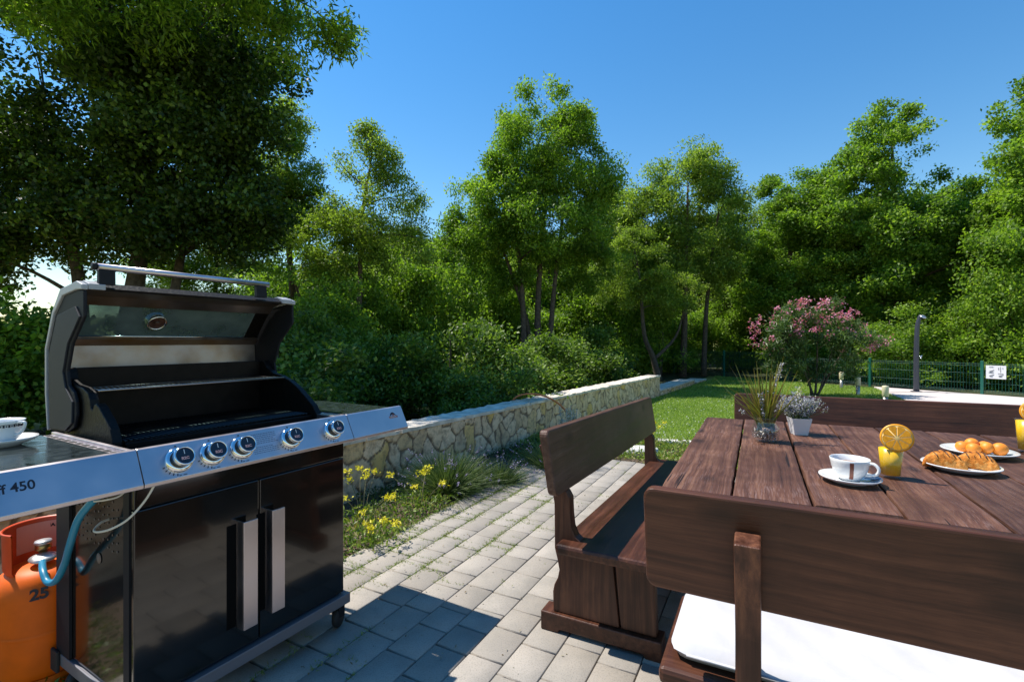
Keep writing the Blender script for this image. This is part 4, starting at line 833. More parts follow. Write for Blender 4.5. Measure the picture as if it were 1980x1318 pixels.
def plate(name, x, y, rad, label):
    r = empty(name, (x, y, ZT), 0, label=label, cat='plate', group='white plates on the table')
    m = MB(); m.lathe([(0, .002), (rad * .55, .002), (rad * .6, 0), (rad * .64, 0), (rad * .7, .006), (rad * .97, .022), (rad, .025), (rad * .985, .028), (rad * .68, .012), (rad * .6, .008), (0, .008)], 56); m.build('dish', CERAM, r); return r
px_, py_ = G(1857, 908); plate('white_plate', px_, py_, .135, 'white plate with two croissants, nearer than the apricot plate')
CRO = ground_mat('baked_crust', [(.36, (.26, .07, .012)), (.5, (.50, .18, .03)), (.64, (.68, .36, .11))], 20, 60, .4)
CHOC = plain('chocolate_drizzle', (.045, .02, .012), .35)
def croissant(x, y, z, rz, label, seed, L=.15, w_=.043):
    rc = random.Random(seed); r = empty('croissant', (x, y, z), rz, label=label, cat='croissant', group='croissants on the plate'); m = MB(); N, K = 44, 20; vs = []
    def sect(t):
        bulge = math.sin(math.pi * min(1, max(0, t))) ** .55; ridge = 1 + .045 * math.sin(t * math.pi * 5.5) ** 2 - .02
        return w_ * (.18 + .82 * bulge) * ridge
    cen = lambda t: Vector(((t - .5) * L, .034 * (1 - (2 * t - 1) ** 2) - .017, 0))
    for i in range(N + 1):
        t = i / N; rr = sect(t); c = cen(t)
        for k in range(K):
            a = 2 * math.pi * k / K; zz = math.sin(a) * rr; zz = zz if zz > -.6 * rr else -.6 * rr
            q = rr * (1 + .04 * math.sin(a * 3 + t * 20)); vs.append((c.x, c.y + math.cos(a) * q, rr * .6 + (zz)))
    fs = [(i * K + k, i * K + (k + 1) % K, (i + 1) * K + (k + 1) % K, (i + 1) * K + k) for i in range(N) for k in range(K)] + [tuple(range(K))[::-1], tuple(N * K + k for k in range(K))]
    m.add(vs, fs, True); m.build('pastry', CRO, r)
    m = MB()
    for q in range(5):
        t = .26 + .12 * q; rr = sect(t) ; c = cen(t); pts = []
        for k in range(7): a = R(35 + 18 * k + rc.uniform(-4, 4)); pts.append((c.x + (k - 3) * .005 + rc.uniform(-.002, .002), c.y + math.cos(a) * rr * 1.01, rr * .6 + math.sin(a) * rr * 1.015))
        m.tube(pts, .0022, 5)
    m.build('chocolate_stripes', CHOC, r)
croissant(px_ - .062, py_ + .012, ZT + .0095, R(-32), 'left croissant with chocolate stripes, its filling end towards the cup', 1)
croissant(px_ + .058, py_ - .012, ZT + .0095, R(-48), 'right croissant with chocolate stripes on the white plate', 2)
qx, qy = G(1892, 879); plate('white_plate', qx, qy, .145, 'white plate piled with apricots, behind the croissant plate')
AP = [(-.062, -.01, 0, 'leftmost apricot on the plate'), (-.028, -.04, 0, 'apricot at the front left of the pile'), (-.018, .03, .012, 'high apricot at the back left of the pile'), (.024, -.022, .006, 'apricot in the middle of the pile'), (.030, .035, .0, 'apricot at the back of the pile'), (.072, -.018, 0, 'largest apricot at the right end of the pile')]
ca, sa = math.cos(R(-30)), math.sin(R(-30))
for i, (dx, dy, dz, lb) in enumerate(AP):
    rr = .029 if i < 5 else .032; bm = bmesh.new(); bmesh.ops.create_uvsphere(bm, u_segments=28, v_segments=18, radius=rr)
    for v in bm.verts:
        an = math.atan2(v.co.y, v.co.x); g = math.exp(-(an / .28) ** 2) * .07 * (1 - (v.co.z / rr) ** 2); v.co.x *= 1 - g; v.co.y *= 1 - g; v.co.z *= .93
        e = max(0, abs(v.co.z / rr) - .8); v.co.z *= 1 - .35 * e
    m = MB(); m.add([v.co.copy() for v in bm.verts], [[v.index for v in f.verts] for f in bm.faces], True); bm.free(); o = m.build('apricot', APRI)
    o.location = (qx + dx * ca - dy * sa, qy + dx * sa + dy * ca, ZT + .0085 + rr * .93 + dz); o.rotation_euler = (R(20 * i), R(35), R(70 * i)); tag(o, label=lb, cat='apricot', group='apricots on the plate')

# glass vase with dry blades
vx, vy = G(1480, 853); vs_ = empty('glass_vase', (vx, vy, ZT), 0, label='round glass jar filled with dried material and tall yellow green blades', cat='vase')
prv = [(0, 0), (.045, 0), (.062, .012), (.074, .045), (.070, .08), (.055, .105), (.056, .13), (.06, .137)]
m = MB(); m.lathe(prv + [(.0575, .136), (.0535, .128), (.0525, .105), (.0675, .08), (.071, .045), (.058, .014), (0, .005)], 40); m.build('jar', TGLASS, vs_)
rg = np.random.default_rng(71)
n = 900; d = unit(rg.normal(size=(n, 3))); rr = rg.random(n) ** .4; P = d * rr[:, None] * np.array([.06, .06, .036]) + np.array([0, 0, .045]); P[:, 2] = np.maximum(P[:, 2], .009)
Vv, Ff = leaf_quads(P, rg, .022, .008); ok = (np.hypot(Vv.reshape(-1, 4, 3)[:, :, 0], Vv.reshape(-1, 4, 3)[:, :, 1]).max(1) < .066) & (Vv.reshape(-1, 4, 3)[:, :, 2].min(1) > .006); Ff = Ff[ok]
DRY = leafmat('dried_filling', [(.06, .05, .06), (.2, .16, .17), (.42, .36, .33), (.6, .55, .5)], .9, .1); np_mesh('filling', Vv, Ff, DRY, rg.random(len(Ff)), vs_)
m = MB(); m.tube([(-.03, -.03, .07), (.02, -.035, .075)], .012, 8); m.tube([(-.04, 0, .05), (.03, .02, .06)], .01, 8); m.build('wood_pieces', plain('driftwood', (.35, .24, .18), .9, noise=.3, nscale=60), vs_)
n = 66; P = rg.normal(size=(n, 3)) * np.array([.015, .015, 0]) + np.array([0, 0, .06]); D = rg.normal(size=(n, 3)) * np.array([.28, .28, 0]) + np.array([.0, 0, 1]); Vv, Ff = ribbons(P, D, rg.uniform(.24, .45, n), .018, rg.uniform(0, .16, n), rg, 5, .05)
bl = np_mesh('grass_blades', Vv, Ff, REED, np.tile(rg.random(n), 5), vs_)
n = 12; P = np.tile([[0, 0, .11]], (n, 1)); D = np.stack([np.where(np.arange(n) < 8, -1.0, 1.0) * rg.uniform(.5, 1.1, n), rg.normal(size=n) * .25, np.full(n, 1.0)], 1); Vv, Ff = ribbons(P, D, rg.uniform(.26, .4, n), .008, .3, rg, 6, .05); np_mesh('arching_blades', Vv, Ff, REED, np.tile(rg.uniform(.4, 1, n), 6), vs_)
m = MB(); m.tube(smooth_curve([(-.02, -.02, .06), (.01, -.01, .2), (.05, -.01, .34), (.085, -.01, .42)], 4), .0018, 5); m.tube(smooth_curve([(0, -.03, .1), (-.09, -.03, .14), (-.14, -.03, .17)], 4), .0015, 5); m.tube(smooth_curve([(-.02, -.02, .05), (-.022, -.025, .15), (-.035, -.02, .26)], 4), .002, 5); m.build('stalks', STEMC, vs_)
Q = []
for (a, b, k) in (((.03, -.01, .26), (.09, -.01, .44), 150), ((-.13, -.03, .165), (-.155, -.03, .178), 26), ((-.023, -.025, .14), (-.038, -.02, .27), 110)):
    for q in range(k): s_ = rg.random(); Q.append(tuple(a[i] + (b[i] - a[i]) * s_ + rg.normal() * .005 for i in range(3)))
Vv, Ff = leaf_quads(np.array(Q), rg, .013, .009); np_mesh('dried_flowers', Vv, Ff, LAVD, rg.random(len(Q)), vs_)
# white pot with dried lavender
wx, wy = G(1545, 839); pot = empty('flower_pot', (wx, wy, ZT), R(-12), label='small square white pot of dried lavender beside the glass jar', cat='flower pot')
m = MB()
def ringp(s, z): return [(-s, -s, z), (s, -s, z), (s, s, z), (-s, s, z)]
rings = [ringp(.036, 0), ringp(.054, .10), ringp(.050, .10), ringp(.046, .085)]; vs = [p for rg_ in rings for p in rg_]
fs = [(3, 2, 1, 0)] + [(l * 4 + q, l * 4 + (q + 1) % 4, l * 4 + 4 + (q + 1) % 4, l * 4 + 4 + q) for l in range(3) for q in range(4)] + [(12, 13, 14, 15)]
m.add(vs, fs)
for q in range(1, 5): zz = .02 * q; s_ = .036 + .018 * zz / .1 + .0006; m.box(-s_, s_, -s_ - .0006, -s_ + .001, zz, zz + .0015)
m.build('pot', plain('white_basket', (.7, .68, .67), .7, bump=.2, nscale=200), pot)
n = 330; P = rg.normal(size=(n, 3)) * np.array([.018, .018, 0]) + np.array([0, 0, .09]); D = rg.normal(size=(n, 3)) * np.array([.75, .5, 0]) + np.array([-.05, 0, 1.0]); Ls = rg.uniform(.06, .16, n)
Vv, Ff = ribbons(P, D, Ls, .0028, .1, rg, 2, .5); np_mesh('stalks', Vv, Ff, GREY_G, np.tile(rg.random(n), 2), pot)
tip = P + unit(D) * Ls[:, None]; Q = np.repeat(tip, 15, 0) - np.repeat(unit(D), 15, 0) * rg.uniform(-.01, .04, (n * 15, 1)) + rg.normal(size=(n * 15, 3)) * .0035; Vv, Ff = leaf_quads(Q, rg, .010, .007); np_mesh('dried_flowers', Vv, Ff, LAVD, rg.random(len(Q)), pot)
P = rg.normal(size=(420, 3)) * np.array([.007, .007, .045]) + np.array([0, 0, .175]); Vv, Ff = leaf_quads(P, rg, .014, .01); np_mesh('seed_spike', Vv, Ff, leafmat('pale_seeds', [(.4, .38, .28), (.55, .52, .4)], .8, .1), rg.random(420), pot)

# ------------------------------------------------------------------ grill (local x = along the front, local -y = towards the cook)
U0, N0 = 1.164, -2.1
gx, gy = .5 * U0 + .866 * N0, .866 * U0 - .5 * N0
GR = empty('gas_grill', (gx, gy, 0), R(60), label='open black and stainless steel gas grill on a wheeled cabinet', cat='gas grill')
def lx(u): return u - U0
def ly(n): return -n - 2.1
XL, XR = lx(.741), lx(1.587)
# cabinet
m = MB(); m.box(XL + .004, XR - .004, ly(-1.86), ly(-2.45), .171, .885, .004); cab = m.build('cabinet', ENAMEL, GR)
m = MB(); m.box(XL, XR, ly(-1.838), ly(-1.859), .812, .893, .003); m.build('fascia', ENAMEL, GR)
mid = lx(1.167)
for (a, b, hu0, hu1, hz) in ((XL, mid - .002, 1.078, 1.134, .262), (mid + .002, XR, 1.195, 1.250, .272)):
    m = MB(); m.box(a, b, ly(-1.838), ly(-1.859), .174, .808, .004); d = m.build('door', ENAMEL, GR)
    m = MB(); m.box(lx(hu0) - .040, lx(hu0) - .004, ly(-1.837), ly(-1.8385), hz + .01, hz + .40); m.build('grip_recess', plain('matt_black', (.003, .003, .003), .9, spec=.1), d)
    m = MB(); m.box(lx(hu0), lx(hu1), ly(-1.795), ly(-1.803), hz, hz + .41, .0015)
    m.box(lx(hu0), lx(hu0) + .004, ly(-1.803), ly(-1.837), hz, hz + .41); m.build('handle', STEEL, d)
# left side: rear post strip, vent holes, round hole
m = MB(); m.box(XL - .006, XL + .003, ly(-2.45), ly(-2.33), .172, .88); m.build('side_trim', DKPL, GR); m = MB(); m.box(XL - .004, XL + .003, ly(-1.90), ly(-1.861), .172, .88); m.build('side_trim', DKPL, GR)
m = MB()
for i in range(10):
    for j in range(7):
        if (i + j) % 9 == 0: continue
        yy, zz = ly(-1.96 - .035 * i), .82 - .028 * j - .006 * (i % 2)
        if zz > .62: m.lathe([(0, 0), (.0035, 0), (.0035, .001), (0, .001)], 8, (XL - .0005 + .003, yy, zz), Matrix.Rotation(R(-90), 4, 'Y'))
m.lathe([(0, 0), (.018, 0), (.018, .001), (0, .001)], 20, (XL + .0025, ly(-2.10), .60), Matrix.Rotation(R(-90), 4, 'Y')); m.build('vent_holes', plain('hole_grey', (.16, .12, .10), .8), GR)
# trolley base
m = MB(); y0, y1 = ly(-1.815), ly(-2.46); x0, x1 = XL - .006, XR + .02
m.box(x0, x1, y0, y0 + .03, .122, .168, .003); m.box(x0, x1, y1 - .03, y1, .122, .168, .003); m.box(x0, x0 + .03, y0 + .031, y1 - .031, .122, .168, .003); m.box(x1 - .03, x1, y0 + .031, y1 - .031, .122, .168, .003)
m.box(x0 + .031, x1 - .031, y0 + .031, y1 - .031, .15, .165); m.build('base_frame', plain('grey_painted_steel', (.2, .2, .22), .4, .5), GR)
m = MB(); m.box(x0 - .012, x0 - .001, y1 - .05, y1 + .01, .10, .18, .003); m.build('bumper', RUBBER, GR)
for (wx_, wy_) in ((x0 + .05, y0 + .06), (x1 - .02, y0 + .06), (x0 + .05, y1 - .06), (x1 - .05, y1 - .06)):
    m = MB(); Mw = Matrix.Rotation(R(90), 4, 'X') @ Matrix.Rotation(R(25), 4, 'Y')
    m.lathe([(0, -.016), (.03, -.016), (.044, -.013), (.048, -.006), (.048, .006), (.044, .013), (.03, .016), (0, .016)], 28, (wx_, wy_, .048), Mw); wh = m.build('wheel', RUBBER, GR)
    m = MB(); m.box(wx_ - .018, wx_ + .018, wy_ - .025, wy_ - .018, .05, .108, .002); m.box(wx_ - .018, wx_ + .018, wy_ + .018, wy_ + .025, .05, .108, .002); m.box(wx_ - .018, wx_ + .018, wy_ - .025, wy_ + .025, .109, .121, .002); m.build('fork', DKPL, wh)
# control panel and shelf fronts: tilted face
pt, pb = (ly(-1.818), 1.010), (ly(-1.766), .906)
def facia(name, xa, xb, mat=STEEL, par=GR):
    m = MB(); poly = [(pt[0], pt[1]), (pb[0], pb[1]), (pb[0] + .002, pb[1] - .012), (pb[0] + .03, pb[1] - .014), (pt[0] + .03, pt[1] - .02), (pt[0] + .035, pt[1] - .004), (pt[0] + .012, pt[1] + .003)]
    m.prism(poly, xa, xb, 'x', .0015); return m.build(name, mat, par)
SL, SR_ = lx(.375), lx(1.953)
facia('control_panel', XL + .0012, XR - .0012)
fl_ = facia('shelf_front', SL, XL - .0012); fr_ = facia('shelf_front', XR + .0012, SR_)
nrm = Vector((0, -(pt[1] - pb[1]), -(pb[0] - pt[0]))).normalized(); nrm = Vector((0, -.896, .444)); upv = Vector((0, .444, .896)); Mf = Matrix(((1, 0, 0), (0, upv.y, nrm.y), (0, upv.z, nrm.z))).transposed()
def facept(u, s): # s 0..1 from bottom to top of face
    return Vector((lx(u), pb[0] + (pt[0] - pb[0]) * s, pb[1] + (pt[1] - pb[1]) * s))
def face_matrix(u, s, off=0.0005):
    M = Matrix.Identity(4); X_, Y_, Z_ = Vector((1, 0, 0)), upv, nrm
    for i in range(3): M[i][0] = X_[i]; M[i][1] = Y_[i]; M[i][2] = Z_[i]
    return Matrix.Translation(facept(u, s) + nrm * off) @ M
def text_mesh(s, M, size, mat, name, parent, sx=1.0, bold=.0):
    cu_ = bpy.data.curves.new(name, 'FONT'); cu_.body = s; cu_.size = size; cu_.extrude = .0004; cu_.offset = bold; t_ = bpy.data.objects.new(name, cu_); COL.objects.link(t_)
    dg = bpy.context.evaluated_depsgraph_get(); me = bpy.data.meshes.new_from_object(t_.evaluated_get(dg)); bpy.data.objects.remove(t_); bpy.data.curves.remove(cu_)
    me.transform(M @ Matrix.Diagonal((sx, 1, 1, 1))); me.materials.clear(); me.materials.append(mat); o = bpy.data.objects.new(name, me); COL.objects.link(o); o.parent = parent; return o
text_mesh('ff 450', face_matrix(.420, .50), .036, INK, 'lettering', fl_, .92, .0006)
for i, u in enumerate((.851, .960, 1.067, 1.272, 1.483)):
    M = face_matrix(u, .50, 0)
    kb = MB(); kb.lathe([(.044, 0), (.044, .006), (.040, .013), (.030, .017), (.026, .014), (0, .014)], 40, (0, 0, 0), M.to_3x3().to_4x4()); kb.v = [tuple(Vector(p) + M.translation) for p in kb.v]; k0 = kb.build('knob', CHROME, GR)
    def sub(prof, mat, nm, off=0, sg_=36):
        q = MB(); q.lathe(prof, sg_, (0, 0, 0), M.to_3x3().to_4x4()); q.v = [tuple(Vector(p) + M.translation + nrm * off) for p in q.v]; return q.build(nm, mat, k0)
    sub([(.0275, .014), (.0285, .018), (.0285, .034), (.0275, .036)], plain('knob_black', (.006, .006, .007), .25), 'grip')
    sub([(.0305, .034), (.033, .038), (.033, .047), (.0305, .050), (.0275, .0495), (.0275, .046)], CHROME, 'cap_ring')
    sub([(0, .0475), (.0276, .0475)], plain('knob_face', (.006, .006, .012), .12, coat=.5), 'face')
    q = MB(); q.box(-.0010, .0010, .006, .021, .0478, .0483, 0, M); q.build('pointer', plain('white_mark', (.7, .7, .7), .5), k0)
    text_mesh('R2C', M @ Matrix.Translation((-.0125, -.0125, .0478)), .0125, plain('red_white_mark', (.65, .35, .33), .5), 'logo', k0, 1.05, .0005)
    q = MB()
    for an in range(200, 262, 14): q.box(-.0016, .0016, -.004, .004, .0004, .0009, 0, M @ Matrix.Rotation(R(an - 90), 4, 'Z') @ Matrix.Translation((0, .0505, 0)))
    q.box(-.008, -.001, -.0535, -.051, .0004, .0009, 0, M); q.box(.005, .016, -.0535, -.051, .0004, .0009, 0, M); q.box(-.003, .003, .0475, .0515, .0004, .0009, 0, M); q.build('dial_marks', INK, k0)
# small print between the knobs
q = MB(); rq = random.Random(2); M = face_matrix(1.165, .5, 0)
for j in range(11):
    xx = -.055; yy = .040 - j * .0075
    if j == 6: continue
    while xx < .045 - (.02 if j % 4 == 3 else 0): ww = rq.uniform(.004, .011); q.box(xx, xx + ww, yy, yy + .0022, .0004, .0008, 0, M); xx += ww + .0025
q.build('small_print', plain('grey_ink', (.12, .12, .15), .6), GR)
# emblem on the right shelf front: small arched mountain over a word bar
M = face_matrix(1.873, .64, 0); q = MB(); q.prism([(-.022, -.002), (-.014, .010), (-.006, .016), (.004, .017), (.012, .011), (.022, -.002), (.012, .002), (.002, .008), (-.010, .003)], .0004, .0012, 'z'); q.v = [tuple(M @ Vector(p)) for p in q.v]; e0 = q.build('emblem', INK, fr_)
q = MB(); q.box(-.028, .030, -.014, -.003, .0004, .0011, 0, M); q.prism([(-.004, .0), (.002, .009), (.010, .0)], .0013, .0018, 'z', fn=lambda p: M @ p); q.build('emblem_bar', plain('emblem_red', (.3, .07, .05), .5), fr_)
text_mesh('NAPOLEON', M @ Matrix.Translation((-.026, -.0125, .0012)), .0105, plain('emblem_white', (.7, .68, .64), .5), 'emblem_word', fr_, .86)
# shelves
for (xa, xb, nm) in ((SL, XL - .002, 'left'), (XR + .002, SR_, 'right')):
    m = MB(); ya, yb = pt[0] + .036, ly(-2.48); 
    if nm == 'left': m.box(xa, xb, ya, yb, .972, .998, .002)
    else:
        q0, q1 = lx(1.634), lx(1.643); m.box(xa, q0, ya, yb, .972, .998, .001); m.box(q1, xb, ya, yb, .972, .998, .001); ys = ya
        for q_ in range(6):
            g0 = ly(-1.95) + q_ * .054; m.box(q0, q1, ys, g0, .990, .998); ys = g0 + (.012 if q_ in (0, 5) else .034)
        m.box(q0, q1, ys, yb, .990, .998)
    s_ = m.build('shelf', STEEL, GR)
    m = MB(); m.box(xa + (.012 if nm == 'left' else .062), xb - .012 - (.03 if nm == 'left' else 0), ya + .004, yb - .014, .9985, 1.002, .001); m.build('shelf_top', SHELF, s_)
    if nm == 'left':
        m = MB()
        for q_ in range(11): m.box(xb - .032, xb - .018, ya + .03 + q_ * .055, ya + .062 + q_ * .055, .9985, .9995)
        m.build('slots', RUBBER, s_)
        m = MB(); m.box(xb - .010, xb + .004, ya, yb, .9985, 1.008, .002); m.build('edge_strip', STEEL, s_)
# firebox
for (xa, xb) in ((lx(.775), lx(.805)), (lx(1.585), lx(1.615))):
    P_ = [(ly(-2.503), .88), (ly(-2.503), 1.254), (ly(-2.470), 1.254), (ly(-2.45), 1.21), (ly(-2.40), 1.190), (ly(-2.33), 1.182), (ly(-2.285), 1.165), (ly(-2.268), 1.14), (ly(-2.262), 1.112), (ly(-2.245), 1.104), (ly(-2.232), 1.124), (ly(-2.214), 1.130), (ly(-2.19), 1.118), (ly(-2.164), 1.098), (ly(-2.13), 1.075), (ly(-2.10), 1.045), (ly(-2.078), 1.0), (ly(-2.07), .88)]
    if xa > 0: P_ = [(ly(-2.503), .88), (ly(-2.503), 1.254), (ly(-2.46), 1.254), (ly(-2.43), 1.215), (ly(-2.38), 1.19), (ly(-2.31), 1.178), (ly(-2.24), 1.155), (ly(-2.18), 1.125), (ly(-2.115), 1.08), (ly(-2.06), 1.04), (ly(-2.03), 1.0), (ly(-2.02), .88)]
    m = MB(); m.prism(P_, xa, xb, 'x', .004); m.build('firebox_side', BLACKM, GR)
m = MB(); m.box(lx(.806), lx(1.584), ly(-2.49), ly(-2.505), .88, 1.252, .003); m.build('firebox_back', GREASE, GR)
m = MB(); m.box(lx(.806), lx(1.584), ly(-2.055), ly(-2.07), .88, .995, .004); m.box(lx(.806), lx(1.584), ly(-2.071), ly(-2.489), .878, .89); m.build('firebox_tray', GREASE, GR)
m = MB(); m.box(lx(.745), lx(1.583), pt[0] + .037, ly(-2.054), .955, .975, .002); m.box(lx(.745), lx(.773), ly(-2.056), ly(-2.48), .955, .990, .002); m.box(lx(1.5875), lx(1.612), pt[0] + .037, ly(-2.48), .93, .945); m.box(lx(.75), lx(1.63), -.272, -.22, .947, .9535); m.build('firebox_rim_and_sun_cover', BLACKM, GR)  # last two boxes: hidden strips added to block sun leaking through gaps
m = MB()
for i in range(44):
    xx = lx(.815 + i * .0175); m.tube([(xx, ly(-2.075), 1.000), (xx, ly(-2.485), 1.000)], .0045, 6)
for yy in (-2.09, -2.28, -2.47): m.tube([(lx(.81), ly(yy), .993), (lx(1.58), ly(yy), .993)], .004, 6)
m.build('cooking_grate', plain('grate_iron', (.02, .02, .022), .22, .6), GR)
m = MB()
for i in range(40):
    xx = lx(.815 + i * .0192); m.tube([(xx, ly(-2.285), 1.172), (xx, ly(-2.44), 1.172)], .0022, 5)
m.tube([(lx(.806), ly(-2.282), 1.170), (lx(1.584), ly(-2.282), 1.170)], .0045, 8); m.tube([(lx(.806), ly(-2.44), 1.170), (lx(1.584), ly(-2.44), 1.170)], .004, 8); m.build('warming_rack', plain('rack_wire', (.42, .33, .3), .3, .9), GR)
# hood
OUT = [(ly(-2.60), 1.0), (ly(-2.624), 1.15), (ly(-2.624), 1.33), (ly(-2.55), 1.477), (ly(-2.469), 1.562), (ly(-2.316), 1.585)]
INN = [(ly(-2.272), 1.548), (ly(-2.27), 1.453), (ly(-2.38), 1.35), (ly(-2.425), 1.244), (ly(-2.41), 1.19), (ly(-2.36), 1.165), (ly(-2.340), 1.13), (ly(-2.336), 1.08), (ly(-2.36), 1.03), (ly(-2.42), 1.006)]
HL0, HL1, HR0, HR1 = lx(.752), lx(.770), lx(1.622), lx(1.640)
def strip(name, pts, x0_, x1_, th, mat, par, side=1):
    """thin bent sheet following pts (y,z), thickness th inward"""
    P2 = []
    for i, p in enumerate(pts):
        a_ = Vector(pts[max(i - 1, 0)]); b_ = Vector(pts[min(i + 1, len(pts) - 1)]); d_ = (b_ - a_).normalized(); nn = Vector((-d_.y, d_.x)) * side; P2.append((p[0] + nn.x * th, p[1] + nn.y * th))
    m = MB(); m.prism(list(pts) + P2[::-1], x0_, x1_, 'x'); return m.build(name, mat, par)
yb_ = ly(-2.60)
hood = strip('hood', [(ly(-2.612), 1.20), (ly(-2.620), 1.33), (ly(-2.612), 1.366)], HL1 + .001, HR0 - .001, .012, BLACKM, GR)
strip('hood_top', [(ly(-2.487), 1.530), (ly(-2.460), 1.560), (ly(-2.405), 1.572), (ly(-2.316), 1.583), (ly(-2.275), 1.560)], HL0 + .074, HR1 - .074, .010, BLACKM, hood)
strip('inner_panel', [(ly(-2.592), 1.235), (ly(-2.600), 1.340), (ly(-2.590), 1.352)], HL1 + .002, HR0 - .002, .004, STEEL_W, hood)
strip('window_frame', [(ly(-2.598), 1.354), (ly(-2.575), 1.378)], HL1 + .002, HR0 - .002, .016, STEEL_W, hood)
m = MB(); m.tube([(HL1 + .003, ly(-2.57), 1.380), (HR0 - .003, ly(-2.57), 1.380)], .0035, 6); m.build('window_rail', CHROME, hood)
strip('window_frame', [(ly(-2.462), 1.510), (ly(-2.430), 1.545), (ly(-2.33), 1.568)], HL1 + .002, HR0 - .002, .006, STEEL_W, hood)
# glass pane with the thermometer hole closed by the dial
m = MB(); m.prism([(ly(-2.578), 1.378), (ly(-2.464), 1.512), (ly(-2.467), 1.515), (ly(-2.581), 1.381)], HL1 + .012, lx(1.545), 'x'); m.build('window', HGLASS, hood)
m = MB(); m.prism([(ly(-2.578), 1.378), (ly(-2.464), 1.512), (ly(-2.470), 1.518), (ly(-2.584), 1.384)], lx(1.547), HR0 - .002, 'x'); m.build('window_post', BLACKM, hood)
# thermometer: glass direction (y,z) from low to high
gd = Vector((0, ly(-2.464) - ly(-2.578), .134)).normalized(); gn = Vector((0, -gd.z, gd.y)); tcx = 1.16
Mt = Matrix.Identity(4)
for i in range(3): Mt[i][0] = (1, 0, 0)[i]; Mt[i][1] = gd[i]; Mt[i][2] = gn[i]
Mt = Matrix.Translation((lx(1.105), (ly(-2.578) + ly(-2.464)) / 2, 1.448)) @ Mt
q = MB(); q.lathe([(.040, -.02), (.040, .012), (.036, .016), (.032, .012), (.032, .006)], 36, (0, 0, 0), Mt.to_3x3().to_4x4()); q.v = [tuple(Vector(p) + Mt.translation) for p in q.v]; th_ = q.build('thermometer', CHROME, hood)
q = MB(); q.lathe([(0, .007), (.033, .007)], 36, (0, 0, 0), Mt.to_3x3().to_4x4()); q.lathe([(0, .017), (.010, .017), (.012, .006)], 16, (0, 0, 0), Mt.to_3x3().to_4x4()); q.v = [tuple(Vector(p) + Mt.translation) for p in q.v]
dl = q.build('dial', plain('rusty_dial', (.06, .025, .018), .5, noise=.6, nscale=60), hood)
for (xa, xb, nm) in ((HL0, HL1, 0), (HR0, HR1, 1)):
    # dark end plate
    ins = [(OUT[0][0] - .009, 1.003), (OUT[1][0] - .015, 1.15), (OUT[2][0] - .015, 1.327), (OUT[3][0] - .016, 1.467), (OUT[4][0] - .020, 1.536), (ly(-2.318), 1.553)]
    P_ = ins + INN; m = MB(); m.prism(P_, xa + .006 if nm == 0 else xa, xb if nm == 0 else xb - .006, 'x', .004); m.build('end_plate', DKPL, hood)
    tr_ = OUT + [(ly(-2.268), 1.570), (ly(-2.268), 1.551)] + ins[::-1]
    m = MB(); m.prism(tr_, xa - .001, xb + .001, 'x', .003); m.build('end_trim', SILVERP, hood)
    ca_, cb_ = (xb + .002, xa + .072) if nm == 0 else (xb - .072, xa - .002)
    m = MB(); m.prism([(ly(-2.40), 1.578), (ly(-2.316), 1.589), (ly(-2.266), 1.574), (ly(-2.266), 1.553), (ly(-2.30), 1.556)], ca_, cb_, 'x', .002); m.build('corner_cap', SILVERP, hood)
    if nm == 0:
        m = MB(); P3 = [(p[0] - .012 if i < 3 else p[0], p[1]) for i, p in enumerate(ins)]; m.prism([(ly(-2.575), 1.01), (ly(-2.585), 1.30), (ly(-2.50), 1.46), (ly(-2.33), 1.49), (ly(-2.29), 1.45), (ly(-2.40), 1.35), (ly(-2.445), 1.24), (ly(-2.42), 1.18), (ly(-2.355), 1.13), (ly(-2.36), 1.05), (ly(-2.42), 1.015)], xa - .001, xa + .0062, 'x', .002); m.build('side_inset', plain('grey_inset', (.024, .027, .034), .6, spec=.2), hood)
m = MB(); m.tube([(lx(.79), ly(-2.28), 1.642), (lx(1.495), ly(-2.28), 1.642)], .0125, 18); hb = m.build('handle_bar', STEEL, hood)
for u in (.83, 1.455):
    m = MB(); m.prism([(ly(-2.268), 1.575), (ly(-2.292), 1.575), (ly(-2.290), 1.634), (ly(-2.270), 1.634)], lx(u) - .026, lx(u) + .026, 'x', .002); m.build('handle_bracket', DKPL, hood)
m = MB(); m.lathe([(0, -.004), (.0145, -.004), (.0145, .01), (0, .01)], 18, (lx(.79), ly(-2.28), 1.642), Matrix.Rotation(R(90), 4, 'Y')); m.build('handle_end', DKPL, hood)

def GW_(u, n, z): return (.5 * u + .866 * n, .866 * u - .5 * n, z)
# cup on the left shelf
cp = empty('teacup', (*GW_(.555, -2.33, 1.0025)[:2], 1.0025), R(-2), label='white teacup with a dark patterned band on the left grill shelf', cat='cup and saucer', group='cups with saucers')
m = MB(); m.lathe([(0, .004), (.04, .004), (.045, 0), (.05, 0), (.056, .006), (.086, .018), (.094, .026), (.094, .029), (.084, .022), (.055, .011), (0, .009)], 44); m.build('saucer', CERAM, cp)
m = MB(); m.lathe([(0, .012), (.034, .012), (.036, .017), (.047, .028), (.054, .05), (.057, .078), (.062, .088), (.0605, .0885), (.054, .078), (.051, .05), (.044, .03), (0, .019)], 44); m.build('cup', CERAM, cp)
m = MB(); m.tube(smooth_curve([(.056, 0, .080), (.085, 0, .082), (.082, 0, .062), (.068, 0, .045), (.050, 0, .038)], 5), .0045, 8); m.build('handle', CERAM, cp)
m = MB()
for i in range(52):
    a = 2 * math.pi * i / 52; Mx = Matrix.Rotation(a, 4, 'Z') @ Matrix.Translation((.0566, 0, .071)); s_ = 1 if i % 2 else .6
    m.box(-.0006, .0016, -.0022 * s_, .0022 * s_, -.004 * s_, .004 * s_, 0, Mx); m.box(-.0004, .0014, -.0035, .0035, .0046, .0056, 0, Mx)
m.build('patterned_band', INK, cp)

